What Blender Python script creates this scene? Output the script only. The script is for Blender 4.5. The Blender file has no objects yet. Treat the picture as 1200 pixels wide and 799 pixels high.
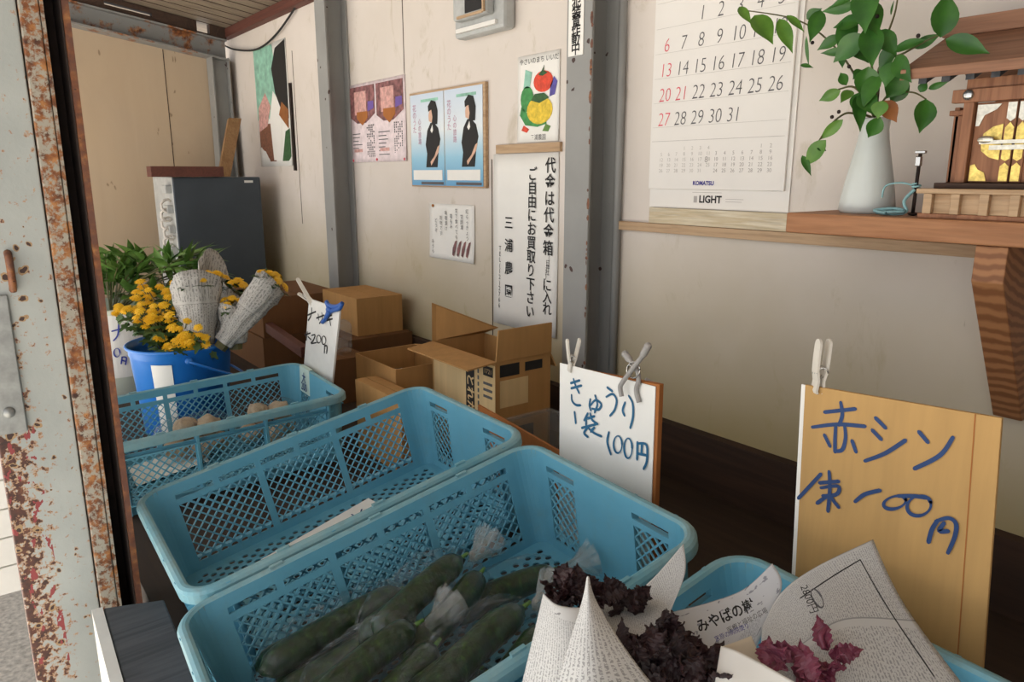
import bpy, bmesh, math, random
from mathutils import Vector as V, Matrix, Euler, noise
random.seed(7)
SC = bpy.context.scene
COL = SC.collection
PI = math.pi

# ------------------------------------------------------------------ camera, world, exposure
FPX, CX, CY, EYE = 861.0, 600.0, 399.5, 1.45
PITCH = math.atan2(195, FPX)
YAW = math.atan2(680, FPX / math.cos(PITCH))
cd = bpy.data.cameras.new('camera'); cam = bpy.data.objects.new('camera', cd); COL.objects.link(cam)
cd.sensor_width = 36; cd.lens = 36 * FPX / 1200; cd.clip_start = .02; cd.clip_end = 100
cam.location = (0, 0, EYE)
cam.rotation_euler = (PI / 2 - PITCH, 0, PI / 2 - YAW)
SC.camera = cam
w = bpy.data.worlds.new('sky'); SC.world = w; w.use_nodes = True
bg = w.node_tree.nodes['Background']; bg.inputs[0].default_value = (.95, .97, 1.0, 1); bg.inputs[1].default_value = .55
sun_d = bpy.data.lights.new('sun', 'SUN'); sun = bpy.data.objects.new('sun', sun_d); COL.objects.link(sun)
sun_d.energy = 7.0; sun_d.angle = math.radians(2); sun_d.color = (1, .965, .92)
sun.rotation_euler = Euler((math.radians(18), 0, math.radians(-20)))
SC.view_settings.view_transform = 'Standard'; SC.view_settings.look = 'None'
SC.view_settings.gamma = 1; SC.view_settings.use_curve_mapping = False
SC.view_settings.exposure = 1.5

# camera rays: a pixel of the photograph meets a known surface of the place
_F0 = V((-math.cos(YAW), math.sin(YAW), 0)); _R = V((math.sin(YAW), math.cos(YAW), 0)); _Z = V((0, 0, 1))
_F = _F0 * math.cos(PITCH) - _Z * math.sin(PITCH); _U = _F0 * math.sin(PITCH) + _Z * math.cos(PITCH)
ORG = V((0, 0, EYE))
def ray(x, y): return _F * FPX + _R * (x - CX) + _U * (CY - y)
def aty(x, y, Y): r = ray(x, y); return ORG + r * (Y / r.y)
def atx(x, y, X): r = ray(x, y); return ORG + r * (X / r.x)
def atz(x, y, z): r = ray(x, y); return ORG + r * ((z - EYE) / r.z)
def atd(x, y, d): return ORG + ray(x, y) * (d / FPX)
def atp(x, y, P, n): r = ray(x, y); return ORG + r * ((P - ORG).dot(n) / r.dot(n))

# ------------------------------------------------------------------ materials
def srgb(c):
    return tuple((v / 255 / 12.92 if v <= 10 else ((v / 255 + .055) / 1.055) ** 2.4) for v in c) + (1,)
class NT:
    def __init__(s, name):
        s.m = bpy.data.materials.new(name); s.m.use_nodes = True; s.t = s.m.node_tree
        s.b = s.t.nodes['Principled BSDF']; s.co = None
    def n(s, k, **kw):
        nd = s.t.nodes.new(k)
        for a, v in kw.items(): setattr(nd, a, v)
        return nd
    def l(s, a, b): s.t.links.new(a, b)
    def coord(s, kind='Object', scale=(1, 1, 1)):
        c = s.n('ShaderNodeTexCoord'); mp = s.n('ShaderNodeMapping'); mp.inputs['Scale'].default_value = scale
        s.l(c.outputs[kind], mp.inputs[0]); return mp.outputs[0]
    def noise(s, vec, scale, detail=4, rough=.55, dist=0):
        x = s.n('ShaderNodeTexNoise'); x.inputs['Scale'].default_value = scale; x.inputs['Detail'].default_value = detail
        x.inputs['Roughness'].default_value = rough; x.inputs['Distortion'].default_value = dist
        s.l(vec, x.inputs['Vector']); return x.outputs[0]
    def ramp(s, f, stops):
        r = s.n('ShaderNodeValToRGB'); e = r.color_ramp.elements
        while len(e) < len(stops): e.new(.5)
        for k, (p, c) in zip(e, stops): k.position = p; k.color = c if len(c) == 4 else srgb(c)
        s.l(f, r.inputs[0]); return r.outputs[0]
    def mix(s, f, a, b, mode='MIX'):
        x = s.n('ShaderNodeMix', data_type='RGBA', blend_type=mode)
        for sock, v in ((x.inputs[0], f), (x.inputs[6], a), (x.inputs[7], b)):
            if hasattr(v, 'links') or hasattr(v, 'is_linked'): s.l(v, sock)
            else: sock.default_value = v
        return x.outputs[2]
    def math(s, op, a, b=0.0):
        x = s.n('ShaderNodeMath', operation=op)
        for sock, v in ((x.inputs[0], a), (x.inputs[1], b)):
            if hasattr(v, 'is_linked'): s.l(v, sock)
            else: sock.default_value = v
        return x.outputs[0]
    def base(s, c): s.l(c, s.b.inputs['Base Color'])
    def bump(s, h, st=.2, d=.01):
        x = s.n('ShaderNodeBump'); x.inputs['Strength'].default_value = st; x.inputs['Distance'].default_value = d
        s.l(h, x.inputs['Height']); s.l(x.outputs[0], s.b.inputs['Normal'])
    def set(s, rough=.5, metal=0, spec=.5):
        s.b.inputs['Roughness'].default_value = rough; s.b.inputs['Metallic'].default_value = metal
        s.b.inputs['Specular IOR Level'].default_value = spec; return s
W0, W1 = (0, 0, 0, 1), (1, 1, 1, 1)
def plain(name, c, rough=.6, metal=0, var=.12, scale=30, spec=.5):
    t = NT(name).set(rough, metal, spec); v = t.coord()
    lin = srgb(c); lo = tuple(x * (1 - var) for x in lin[:3]) + (1,); hi = tuple(min(1, x * (1 + var)) for x in lin[:3]) + (1,)
    t.base(t.ramp(t.noise(v, scale), [(.3, lo), (.7, hi)])); return t.m
def wood(name, c1, c2, axis=0, scale=18, rough=.65, stretch=.06):
    t = NT(name).set(rough); sc = [1, 1, 1]; sc[axis] = stretch
    v = t.coord(scale=sc); f = t.noise(v, scale, 6, .6, 1.6); g = t.noise(v, scale * 9, 3)
    c = t.ramp(f, [(.3, c1), (.5, c2), (.62, c1), (.75, c2)])
    t.base(t.mix(t.ramp(g, [(.45, W0), (.75, (.35, .35, .35, 1))]), c, srgb(tuple(x * .6 for x in c1)))); t.bump(f, .15, .003); return t.m
def painted_steel(name, c, rust, lo=.55, hi=.62, scale=14, dots=True):
    """painted steel with rust blotches and chipped spots"""
    t = NT(name).set(.55); v = t.coord()
    b = t.ramp(t.noise(v, 6, 5), [(.3, tuple(x * .93 for x in c)), (.7, c)])
    f = t.noise(v, scale, 8, .68)
    r = t.ramp(t.noise(v, 60, 5), [(.3, (58, 32, 24)), (.5, (132, 78, 40)), (.7, (176, 122, 70))])
    c1 = t.mix(t.ramp(f, [(lo, W0), (hi, W1)]), b, r) if rust else b
    if dots:
        vo = t.n('ShaderNodeTexVoronoi'); vo.inputs['Scale'].default_value = scale * 2.1
        nz = t.n('ShaderNodeTexNoise'); nz.inputs['Scale'].default_value = 40; t.l(v, nz.inputs['Vector'])
        va = t.n('ShaderNodeVectorMath', operation='MULTIPLY_ADD'); t.l(nz.outputs[1], va.inputs[0])
        va.inputs[1].default_value = (.02, .02, .02); t.l(v, va.inputs[2]); t.l(va.outputs[0], vo.inputs['Vector'])
        g = t.noise(v, 5, 2)
        d = t.math('LESS_THAN', vo.outputs['Distance'], t.math('MULTIPLY', t.math('SUBTRACT', g, .42), .9))
        c1 = t.mix(d, c1, srgb((62, 40, 34)))
    t.base(c1); t.bump(f, .15, .003); return t.m

M = {}
def wall_paint():
    t = NT('cream_wall_paint').set(.7, spec=.3); v = t.coord()
    b = t.ramp(t.noise(v, 2.2, 5), [(.3, (212, 203, 193)), (.7, (224, 215, 207))])
    s = t.ramp(t.noise(t.coord(scale=(1, 1, .5)), 9, 8, .7, .6), [(.58, W0), (.70, (.55, .55, .55, 1))])
    c = t.mix(s, b, srgb((182, 170, 146)))
    k = t.ramp(t.noise(t.coord(scale=(1, 1, .35)), 26, 3, .6), [(.73, W0), (.755, (.7, .7, .7, 1))])
    c = t.mix(k, c, srgb((120, 108, 88)))
    # yellowish bounce light and shade low on the boards, put into the colour
    sp = t.n('ShaderNodeSeparateXYZ'); t.l(t.coord(), sp.inputs[0])
    h = t.math('ADD', sp.outputs[2], t.math('MULTIPLY', t.noise(v, 3, 4), .3))
    g = t.ramp(h, [(.95, (.6, .6, .6, 1)), (1.0, W0)])
    mr = t.n('ShaderNodeMapRange'); mr.inputs[1].default_value = .85; mr.inputs[2].default_value = 1.5
    mr.inputs[3].default_value = .9; mr.inputs[4].default_value = 0; t.l(h, mr.inputs[0])
    c = t.mix(mr.outputs[0], c, srgb((168, 152, 96)))
    t.base(c); t.bump(t.noise(v, 50, 4), .06, .002); return t.m
M['wall'] = wall_paint()
def ply():
    t = NT('tan_plywood').set(.7, spec=.3)
    a = t.noise(t.coord(scale=(1, 1, .25)), 6, 6, .6, .8)
    b = t.noise(t.coord(scale=(1, 1, 1)), 2, 3)
    c = t.mix(b, t.ramp(a, [(.3, (172, 155, 136)), (.7, (188, 172, 152))]), srgb((194, 170, 140)))
    k = t.ramp(t.noise(t.coord(scale=(1, 1, .4)), 22, 3), [(.72, W0), (.75, (.6, .6, .6, 1))])
    t.base(t.mix(k, c, srgb((110, 90, 66)))); return t.m
M['ply'] = ply()
M['steel'] = painted_steel('grey_painted_steel', (150, 150, 147), True, .68, .74, 9)
M['steel_rust'] = painted_steel('grey_painted_steel_rusting', (140, 140, 138), True, .53, .6, 6, False)
M['jamb'] = painted_steel('pale_grey_paint_spotted_with_rust', (196, 198, 192), True, .6, .66, 11)
M['jamb_rust'] = painted_steel('pale_grey_paint_flaking_to_rust', (166, 160, 146), True, .45, .54, 80)
M['jamb_low'] = painted_steel('paint_flaking_to_red_rust', (190, 186, 176), True, .44, .52, 17)
M['rust'] = painted_steel('bare_rusty_steel', (104, 66, 52), True, .42, .66, 34)
M['darksteel'] = plain('dark_rusty_steel', (40, 27, 22), .8, .0, .4, 40)
M['zinc'] = plain('galvanised_steel', (150, 152, 150), .45, .6, .2, 50)
M['ceiling'] = wood('grey_brown_ceiling_boards', (116, 102, 88), (140, 126, 108), 1, 14)
M['redwood'] = wood('dark_red_brown_wood', (84, 44, 34), (98, 54, 42), 0, 16)
M['board'] = wood('tan_wood_board', (150, 112, 74), (170, 132, 92), 2, 16)
M['darkwood'] = wood('dark_brown_wood', (52, 36, 26), (66, 46, 34), 0, 10, .8)
M['shelfwood'] = wood('reddish_shelf_wood', (150, 98, 62), (178, 126, 86), 0, 15)
M['stripwood'] = wood('pale_brown_wood_strip', (176, 142, 106), (192, 162, 128), 0, 22)
M['peel'] = wood('peeling_cream_board', (226, 216, 194), (200, 182, 148), 0, 26)
M['shrinewood'] = wood('weathered_cedar', (132, 86, 58), (160, 110, 78), 2, 22)
M['shrineroof'] = wood('weathered_cedar_roof', (128, 88, 64), (150, 108, 82), 0, 20)
M['greywood'] = wood('grey_weathered_timber', (64, 66, 70), (84, 86, 90), 1, 14, .85)
M['platform'] = wood('dark_stained_platform_boards', (46, 33, 23), (56, 41, 29), 0, 8, .8)
def bracket_wood():
    t = NT('bracket_wood_with_growth_rings').set(.6)
    wv = t.n('ShaderNodeTexWave', wave_type='RINGS', rings_direction='X'); wv.inputs['Scale'].default_value = 32; wv.inputs['Distortion'].default_value = 2.5
    wv.inputs['Detail'].default_value = 2
    c = t.n('ShaderNodeTexCoord'); mp = t.n('ShaderNodeMapping'); mp.inputs['Location'].default_value = (.4, -1.42, -1.16); mp.inputs['Scale'].default_value = (1, 1, .6)
    t.l(c.outputs['Object'], mp.inputs[0]); t.l(mp.outputs[0], wv.inputs[0])
    t.base(t.ramp(wv.outputs[0], [(.2, (172, 120, 78)), (.8, (136, 88, 54))])); return t.m
M['bracket'] = bracket_wood()
M['slate'] = plain('dark_slate_enamel', (62, 70, 78), .45, .1, .08, 8)
M['lightgrey'] = plain('light_grey_plastic', (176, 178, 176), .5)
M['white'] = plain('white_plastic', (228, 226, 220), .4, var=.04)
M['pegwhite'] = plain('ivory_plastic', (222, 216, 204), .45, var=.06)
M['peggrey'] = plain('grey_plastic', (158, 154, 150), .5, var=.12, scale=60)
M['paper'] = plain('white_paper', (238, 236, 230), .75, var=.02, scale=12, spec=.2)
M['paper_cal'] = plain('calendar_paper', (232, 228, 222), .6, var=.02, scale=8, spec=.25)
M['paper_warm'] = plain('cream_paper', (232, 224, 206), .75, var=.03, scale=12, spec=.2)
M['paper_blue'] = plain('pale_green_tape', (196, 216, 206), .5, var=.05)
M['black'] = plain('black_ink', (28, 26, 26), .7)
M['grey_ink'] = plain('grey_ink', (92, 90, 92), .7)
M['lightgrey_ink'] = plain('pale_grey_ink', (178, 172, 168), .7)
M['line_ink'] = plain('thin_grey_line', (196, 192, 186), .7)
M['red_ink'] = plain('red_ink', (222, 92, 104), .7)
M['pale_red_ink'] = plain('pale_red_ink', (226, 178, 176), .7)
M['blue_ink'] = plain('navy_marker', (30, 62, 112), .6)
M['teal_ink'] = plain('teal_marker', (28, 96, 134), .6)
M['violet_ink'] = plain('blue_marker', (52, 64, 150), .6)
M['brand_blue'] = plain('deep_blue_ink', (58, 52, 140), .6)
M['tomato'] = plain('red_paint', (214, 72, 48), .7, var=.3, scale=60)
M['pepper'] = plain('green_paint', (66, 140, 76), .7, var=.3, scale=60)
M['squash'] = plain('yellow_paint', (228, 196, 62), .7, var=.25, scale=70)
M['eggplant'] = plain('purple_paint', (92, 84, 160), .7, var=.25, scale=60)
M['darkgreen_paint'] = plain('dark_green_paint', (52, 92, 52), .7, var=.3, scale=60)
M['skin'] = plain('printed_skin_tone', (216, 176, 150), .6)
M['brick'] = plain('printed_brick', (128, 84, 64), .6, var=.4, scale=120)
M['mint'] = plain('printed_mint', (142, 192, 172), .5, var=.3, scale=22)
M['lilac'] = plain('printed_lilac', (230, 214, 216), .6, var=.15, scale=40)
M['maroonprint'] = plain('printed_maroon', (128, 84, 84), .6, var=.7, scale=45)
M['pinkprint'] = plain('printed_pink', (206, 158, 150), .6, var=.3, scale=60)
M['violetprint'] = plain('printed_violet', (110, 84, 160), .6)
M['roseprint'] = plain('printed_rose_lettering', (186, 132, 158), .6)
M['pink'] = plain('pink_paper', (226, 96, 138), .6)
M['cablem'] = plain('black_cable', (34, 32, 32), .6)
M['whitecord'] = plain('white_cord', (214, 208, 200), .6)
M['cyancord'] = plain('pale_blue_cord', (142, 186, 190), .6, var=.2, scale=90)
M['bucketblue'] = plain('blue_bucket_plastic', (36, 118, 204), .35, var=.06, scale=6)
M['clipblue'] = plain('blue_clip_plastic', (48, 92, 168), .4)
M['palegreen'] = plain('pale_grey_green_plastic', (206, 212, 196), .45, var=.06, scale=8)
M['porcelain'] = plain('white_porcelain', (214, 220, 216), .25, var=.03, scale=10)
M['gold'] = plain('pressed_gold_foil', (214, 186, 104), .32, .85, .35, 140)
M['silver'] = plain('silver_foil', (206, 200, 184), .3, .8, .2, 140)
M['brightmetal'] = plain('bright_metal', (200, 198, 194), .25, .9)
def leafmat(name, c1, c2, rough=.35, scale=24, trans=.0):
    t = NT(name).set(rough); v = t.coord(); t.base(t.ramp(t.noise(v, scale, 3), [(.3, c1), (.7, c2)])); return t.m
M['leaf'] = leafmat('glossy_green_leaf', (34, 80, 26), (60, 112, 36), .42)
M['leaf2'] = leafmat('fresh_green_leaf', (70, 116, 34), (98, 140, 48), .45)
M['leafbrown'] = leafmat('withered_leaf', (136, 82, 40), (160, 100, 52), .5)
M['foliage'] = leafmat('mid_green_foliage', (58, 98, 40), (112, 148, 68), .45, 10)
M['mumleaf'] = leafmat('chrysanthemum_foliage', (46, 74, 36), (80, 106, 52), .55, 14)
M['stem'] = leafmat('green_brown_stem', (74, 72, 40), (104, 98, 56), .6)
M['petal'] = leafmat('yellow_petals', (236, 176, 14), (250, 206, 44), .5, 90)
M['petal_c'] = leafmat('deep_yellow_centre', (190, 122, 10), (220, 160, 22), .6, 200)
M['shiso_shaded'] = leafmat('shaded_maroon_leaf', (26, 11, 13), (50, 19, 22), .6, 40)  # shadow inside the left and middle bundles put into the leaf colour
M['shiso_red'] = leafmat('purple_red_leaf', (92, 36, 54), (128, 58, 78), .45, 30)
M['root'] = leafmat('pale_brown_skin', (150, 128, 102), (186, 164, 136), .7, 40)
M['gravel'] = plain('pale_grey_gravel', (186, 180, 170), .9, var=.35, scale=60)
def cucumber_mat():
    t = NT('dark_green_cucumber_skin').set(.32); v = t.coord(scale=(1, 1, .12))
    f = t.noise(v, 110, 3); t.base(t.ramp(f, [(.35, (12, 32, 11)), (.6, (25, 54, 20)), (.8, (70, 104, 42))]))
    t.bump(t.noise(t.coord(), 170, 2), .3, .004); return t.m
M['cucumber'] = cucumber_mat()
def crate_mat():
    t = NT('blue_crate_plastic').set(.42, spec=.5); v = t.coord()
    b = t.ramp(t.noise(v, 7, 5), [(.3, (92, 158, 182)), (.7, (106, 170, 194))])
    d = t.ramp(t.noise(v, 16, 7, .7), [(.52, W0), (.75, (.45, .45, .45, 1))])
    t.base(t.mix(d, b, srgb((112, 150, 158)))); return t.m
M['crate'] = crate_mat()
def rim_mat():
    t = NT('scuffed_crate_rim').set(.5); v = t.coord()
    b = t.ramp(t.noise(v, 9, 6, .65), [(.35, (104, 160, 176)), (.65, (134, 170, 176))])
    d = t.ramp(t.noise(v, 40, 5, .7), [(.5, W0), (.7, (.6, .6, .6, 1))])
    t.base(t.mix(d, b, srgb((118, 140, 140)))); return t.m
M['crate_rim'] = rim_mat()
def cardboard(name, c):
    t = NT(name).set(.8, spec=.2); v = t.coord()
    a = t.noise(t.coord(scale=(1, 1, .1)), 40, 4); b = t.noise(v, 3, 3)
    hi = tuple(min(255, x * 1.06) for x in c); lo = tuple(x * .92 for x in c)
    t.base(t.mix(b, t.ramp(a, [(.3, lo), (.7, hi)]), srgb(c))); return t.m
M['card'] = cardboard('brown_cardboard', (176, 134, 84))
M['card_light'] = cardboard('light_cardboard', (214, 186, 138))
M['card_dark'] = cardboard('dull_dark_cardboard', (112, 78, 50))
M['card_sign'] = cardboard('tan_sign_cardboard', (190, 152, 98))
M['backing'] = cardboard('orange_brown_board', (170, 108, 60))
def film(name, tint=(.95, .97, .97, 1), amt=.2):
    t = NT(name); nt = t.t; out = nt.nodes['Material Output']
    tr = t.n('ShaderNodeBsdfTransparent'); tr.inputs[0].default_value = tint
    gl = t.n('ShaderNodeBsdfGlossy'); gl.inputs['Roughness'].default_value = .06
    df = t.n('ShaderNodeBsdfDiffuse'); df.inputs[0].default_value = (.85, .9, .9, 1)
    bp = t.n('ShaderNodeBump'); bp.inputs['Strength'].default_value = 1.0; bp.inputs['Distance'].default_value = .02
    t.l(t.noise(t.coord(scale=(1, 1, .4)), 38, 5, .6, 1.2), bp.inputs['Height']); t.l(bp.outputs[0], gl.inputs['Normal'])
    lw = t.n('ShaderNodeLayerWeight'); lw.inputs[0].default_value = .30; pass
    m1 = t.n('ShaderNodeMixShader'); m1.inputs[0].default_value = (amt - .2) * .12; t.l(tr.outputs[0], m1.inputs[1]); t.l(df.outputs[0], m1.inputs[2])
    m2 = t.n('ShaderNodeMixShader'); t.l(t.math('ADD', t.math('MULTIPLY', t.math('POWER', lw.outputs['Facing'], 2.5), .42), .032 + (amt - .2) * .1), m2.inputs[0])
    t.l(m1.outputs[0], m2.inputs[1]); t.l(gl.outputs[0], m2.inputs[2]); t.l(m2.outputs[0], out.inputs[0]); return t.m
M['film'] = film('clear_plastic_film')
M['clear'] = film('cloudy_clear_plastic', (.92, .92, .9, 1), .8)
def newsprint(name, paper, ink, rows=330, cols=9, dens=.5, chars=760):
    t = NT(name).set(.85, spec=.15)
    uv = t.n('ShaderNodeTexCoord').outputs['UV']; sp = t.n('ShaderNodeSeparateXYZ'); t.l(uv, sp.inputs[0]); u, v = sp.outputs[0], sp.outputs[1]
    fr = lambda x, k: t.math('FRACT', t.math('MULTIPLY', x, k))
    line = t.math('LESS_THAN', fr(u, rows), .58)
    gut = t.math('GREATER_THAN', fr(v, cols), .07)
    mp = t.n('ShaderNodeMapping'); mp.inputs['Scale'].default_value = (1, 1, 1); t.l(uv, mp.inputs[0])
    ch = t.math('GREATER_THAN', t.noise(mp.outputs[0], chars, 2), .5)
    blk = t.math('GREATER_THAN', t.noise(mp.outputs[0], 9, 1), 1 - dens - .12)
    body = t.math('MULTIPLY', t.math('MULTIPLY', line, gut), t.math('MULTIPLY', ch, blk))
    rule = t.math('LESS_THAN', fr(v, cols), .012)
    big = t.math('MULTIPLY', t.math('GREATER_THAN', t.noise(mp.outputs[0], 75, 2), .63), t.math('SUBTRACT', 1.0, blk))
    f = t.math('MINIMUM', t.math('ADD', t.math('MULTIPLY', t.math('MAXIMUM', body, rule), .48), t.math('MULTIPLY', big, .6)), 1.0)
    pc = t.ramp(t.noise(t.coord(), 7, 4), [(.3, tuple(x * .95 for x in paper)), (.7, paper)])
    t.base(t.mix(f, pc, srgb(ink))); return t.m
M['news'] = newsprint('newsprint_page', (222, 222, 220), (60, 60, 66), 430)
M['news_ad'] = newsprint('newsprint_small_ads', (206, 206, 204), (58, 60, 70), 480, 14, .7)
M['news_pale'] = newsprint('newsprint_pale_page', (216, 218, 222), (96, 98, 116), 400, 5, .3)
M['news_grey'] = newsprint('newsprint_wrapper', (190, 187, 181), (46, 46, 50), 105, 8, .6, 190)
def sky_print():
    t = NT('printed_blue_fading_to_white').set(.5)
    sp = t.n('ShaderNodeSeparateXYZ'); t.l(t.coord('Generated'), sp.inputs[0])
    t.base(t.ramp(sp.outputs[2], [(0, (96, 158, 200)), (.3, (150, 200, 224)), (.6, (226, 234, 238)), (1, (202, 216, 232))])); return t.m
M['skyprint'] = sky_print()

# ------------------------------------------------------------------ mesh helpers
class MB:
    def __init__(s): s.v = []; s.f = []; s.uv = {}
    def add(s, vs, fs):
        k = len(s.v); s.v += [tuple(p) for p in vs]; s.f += [tuple(i + k for i in f) for f in fs]; return s
    def box(s, x0, x1, y0, y1, z0, z1, mat=None):
        vs = [(x, y, z) for x in (x0, x1) for y in (y0, y1) for z in (z0, z1)]
        if mat: vs = [mat @ V(p) for p in vs]
        return s.add(vs, [(0, 1, 3, 2), (4, 6, 7, 5), (0, 4, 5, 1), (2, 3, 7, 6), (0, 2, 6, 4), (1, 5, 7, 3)])
    def hexa(s, p): # 8 points: bottom loop 0-3, top loop 4-7
        return s.add(p, [(0, 3, 2, 1), (4, 5, 6, 7), (0, 1, 5, 4), (1, 2, 6, 5), (2, 3, 7, 6), (3, 0, 4, 7)])
    def prism(s, pts, off): # planar loop + offset vector
        n = len(pts); a = [V(p) for p in pts]; b = [p + V(off) for p in a]
        return s.add(a + b, [tuple(range(n - 1, -1, -1)), tuple(range(n, 2 * n))] + [(i, (i + 1) % n, n + (i + 1) % n, n + i) for i in range(n)])
    def tube(s, path, r, seg=8, cap=True, flat=1.0):
        path = [V(p) for p in path]; n = len(path); rr = r if isinstance(r, (list, tuple)) else [r] * n
        vs = []; prev = None
        for i, p in enumerate(path):
            t = (path[min(i + 1, n - 1)] - path[max(i - 1, 0)]).normalized()
            if prev is None:
                a = t.orthogonal().normalized()
            else:
                a = prev - t * prev.dot(t)
                a = a.normalized() if a.length > 1e-6 else t.orthogonal().normalized()
            prev = a; b = t.cross(a)
            for k in range(seg):
                q = 2 * PI * k / seg; vs.append(p + (a * math.cos(q) + b * math.sin(q) * flat) * rr[i])
        fs = [(i * seg + k, i * seg + (k + 1) % seg, (i + 1) * seg + (k + 1) % seg, (i + 1) * seg + k) for i in range(n - 1) for k in range(seg)]
        if cap: fs += [tuple(range(seg - 1, -1, -1)), tuple(range((n - 1) * seg, n * seg))]
        return s.add(vs, fs)
    def lathe(s, prof, seg=32, c=(0, 0, 0), closed=False):
        vs = [(c[0] + r * math.cos(2 * PI * k / seg), c[1] + r * math.sin(2 * PI * k / seg), c[2] + z) for r, z in prof for k in range(seg)]
        m = len(prof); fs = [(i * seg + k, i * seg + (k + 1) % seg, (i + 1) * seg + (k + 1) % seg, (i + 1) * seg + k) for i in range(m - 1) for k in range(seg)]
        return s.add(vs, fs)
    def grid(s, P, uvs=None): # P: rows of points
        r, c = len(P), len(P[0]); k = len(s.v)
        s.add([p for row in P for p in row], [(i * c + j, i * c + j + 1, (i + 1) * c + j + 1, (i + 1) * c + j) for i in range(r - 1) for j in range(c - 1)])
        if uvs:
            for i in range(r):
                for j in range(c): s.uv[k + i * c + j] = uvs[i][j]
        return s
    def ball(s, c, r, seg=12, rings=8, jit=0):
        c = V(c); r = V(r) if not isinstance(r, (int, float)) else V((r, r, r)); k = len(s.v)
        vs = [c + V((0, 0, r.z))]
        for i in range(1, rings):
            a = PI * i / rings
            for j in range(seg):
                b = 2 * PI * j / seg; d = V((math.sin(a) * math.cos(b), math.sin(a) * math.sin(b), math.cos(a)))
                q = 1 + jit * noise.noise(d * 1.7 + c * 37); vs.append(c + V((d.x * r.x, d.y * r.y, d.z * r.z)) * q)
        vs.append(c - V((0, 0, r.z))); n = len(vs)
        fs = [(0, 1 + j, 1 + (j + 1) % seg) for j in range(seg)]
        fs += [(1 + i * seg + j, 1 + (i + 1) * seg + j, 1 + (i + 1) * seg + (j + 1) % seg, 1 + i * seg + (j + 1) % seg) for i in range(rings - 2) for j in range(seg)]
        fs += [(1 + (rings - 2) * seg + (j + 1) % seg, 1 + (rings - 2) * seg + j, n - 1) for j in range(seg)]
        return s.add(vs, fs)
    def mesh(s, name, mat, smooth=False):
        me = bpy.data.meshes.new(name); me.from_pydata(s.v, [], s.f); me.materials.append(mat)
        if s.uv:
            l = me.uv_layers.new(name='uv')
            for lp in me.loops: l.data[lp.index].uv = s.uv.get(lp.vertex_index, (0, 0))
        if smooth: me.polygons.foreach_set('use_smooth', [True] * len(me.polygons))
        me.update(); return me
def thing(name, label, cat, loc=(0, 0, 0), rot=(0, 0, 0), group=None):
    o = bpy.data.objects.new(name, None); COL.objects.link(o); o.empty_display_size = .05
    o.location = loc; o.rotation_euler = rot; o['label'] = label; o['category'] = cat
    if group: o['group'] = group
    return o
def place(o, parent, local):
    COL.objects.link(o)
    if parent is not None:
        o.parent = parent
        if not local: o.matrix_parent_inverse = wm(parent).inverted()
    return o
def wm(o):
    m = Matrix.LocRotScale(o.location, o.rotation_euler, o.scale)
    return (wm(o.parent) @ o.matrix_parent_inverse @ m) if o.parent else m
def obj(name, mb, mat, parent=None, label=None, smooth=False, local=False, bevel=0, solid=0, sub=0, off=0):
    me = mb.mesh(name, M[mat] if isinstance(mat, str) else mat, smooth) if isinstance(mb, MB) else mb
    o = bpy.data.objects.new(name, me); place(o, parent, local)
    if label: o['label'] = label
    if solid: m = o.modifiers.new('thickness', 'SOLIDIFY'); m.thickness = solid; m.offset = off
    if sub: m = o.modifiers.new('smooth', 'SUBSURF'); m.levels = sub; m.render_levels = sub
    if bevel: m = o.modifiers.new('bevel', 'BEVEL'); m.width = bevel; m.segments = 2; m.limit_method = 'ANGLE'
    return o
def tag(o, label, cat, group=None):
    o['label'] = label; o['category'] = cat
    if group: o['group'] = group
    return o
def struct(name, mb, mat, **k):
    o = obj(name, mb, mat, **k); o['kind'] = 'structure'; return o
def dup(root, label=None, group=None, **tr):
    r = root.copy(); COL.objects.link(r)
    for k, v in tr.items(): setattr(r, k, v)
    if label: r['label'] = label
    if group: r['group'] = group
    def rec(src, dst):
        for ch in src.children:
            c = ch.copy(); COL.objects.link(c); c.parent = dst; rec(ch, c)
    rec(root, r); return r
def text(parent, name, body, mat, org, right, up, size, align='LEFT', shear=0, off=0, local=False, spacing=1.0, squash=1.0, lead=1.0):
    c = bpy.data.curves.new(name, 'FONT'); c.body = body; c.size = size; c.align_x = align; c.align_y = 'CENTER'; c.shear = shear; c.offset = off
    c.space_character = spacing; c.space_line = lead; c.resolution_u = 3
    t = bpy.data.objects.new(name, c); COL.objects.link(t)
    me = bpy.data.meshes.new_from_object(t.evaluated_get(bpy.context.evaluated_depsgraph_get()))
    bpy.data.objects.remove(t); bpy.data.curves.remove(c)
    r, u, o = V(right).normalized() * squash, V(up).normalized(), V(org)
    for v in me.vertices: v.co = o + r * v.co.x + u * v.co.y
    me.materials.clear(); me.materials.append(M[mat]); me.name = name
    return obj(name, me, mat, parent, local=local)
def join_text(parent, name, items, mat, right, up, **kw):
    """several short pieces of text as one mesh; items: (body, org, size)"""
    mb = MB()
    for body, org, size in items:
        o = text(None, name, body, mat, org, right, up, size, **kw); me = o.data
        mb.add([v.co[:] for v in me.vertices], [tuple(p.vertices) for p in me.polygons])
        bpy.data.objects.remove(o); bpy.data.meshes.remove(me)
    return obj(name, mb, mat, parent)
def smooth_path(pts, n=6):
    pts = [V(p) for p in pts]
    if len(pts) < 3: return pts
    out = []
    for i in range(len(pts) - 1):
        p0, p1, p2, p3 = pts[max(i - 1, 0)], pts[i], pts[i + 1], pts[min(i + 2, len(pts) - 1)]
        for k in range(n):
            t = k / n
            out.append(.5 * ((2 * p1) + (p2 - p0) * t + (2 * p0 - 5 * p1 + 4 * p2 - p3) * t * t + (3 * p1 - p0 - 3 * p2 + p3) * t ** 3))
    return out + [pts[-1]]
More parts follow.
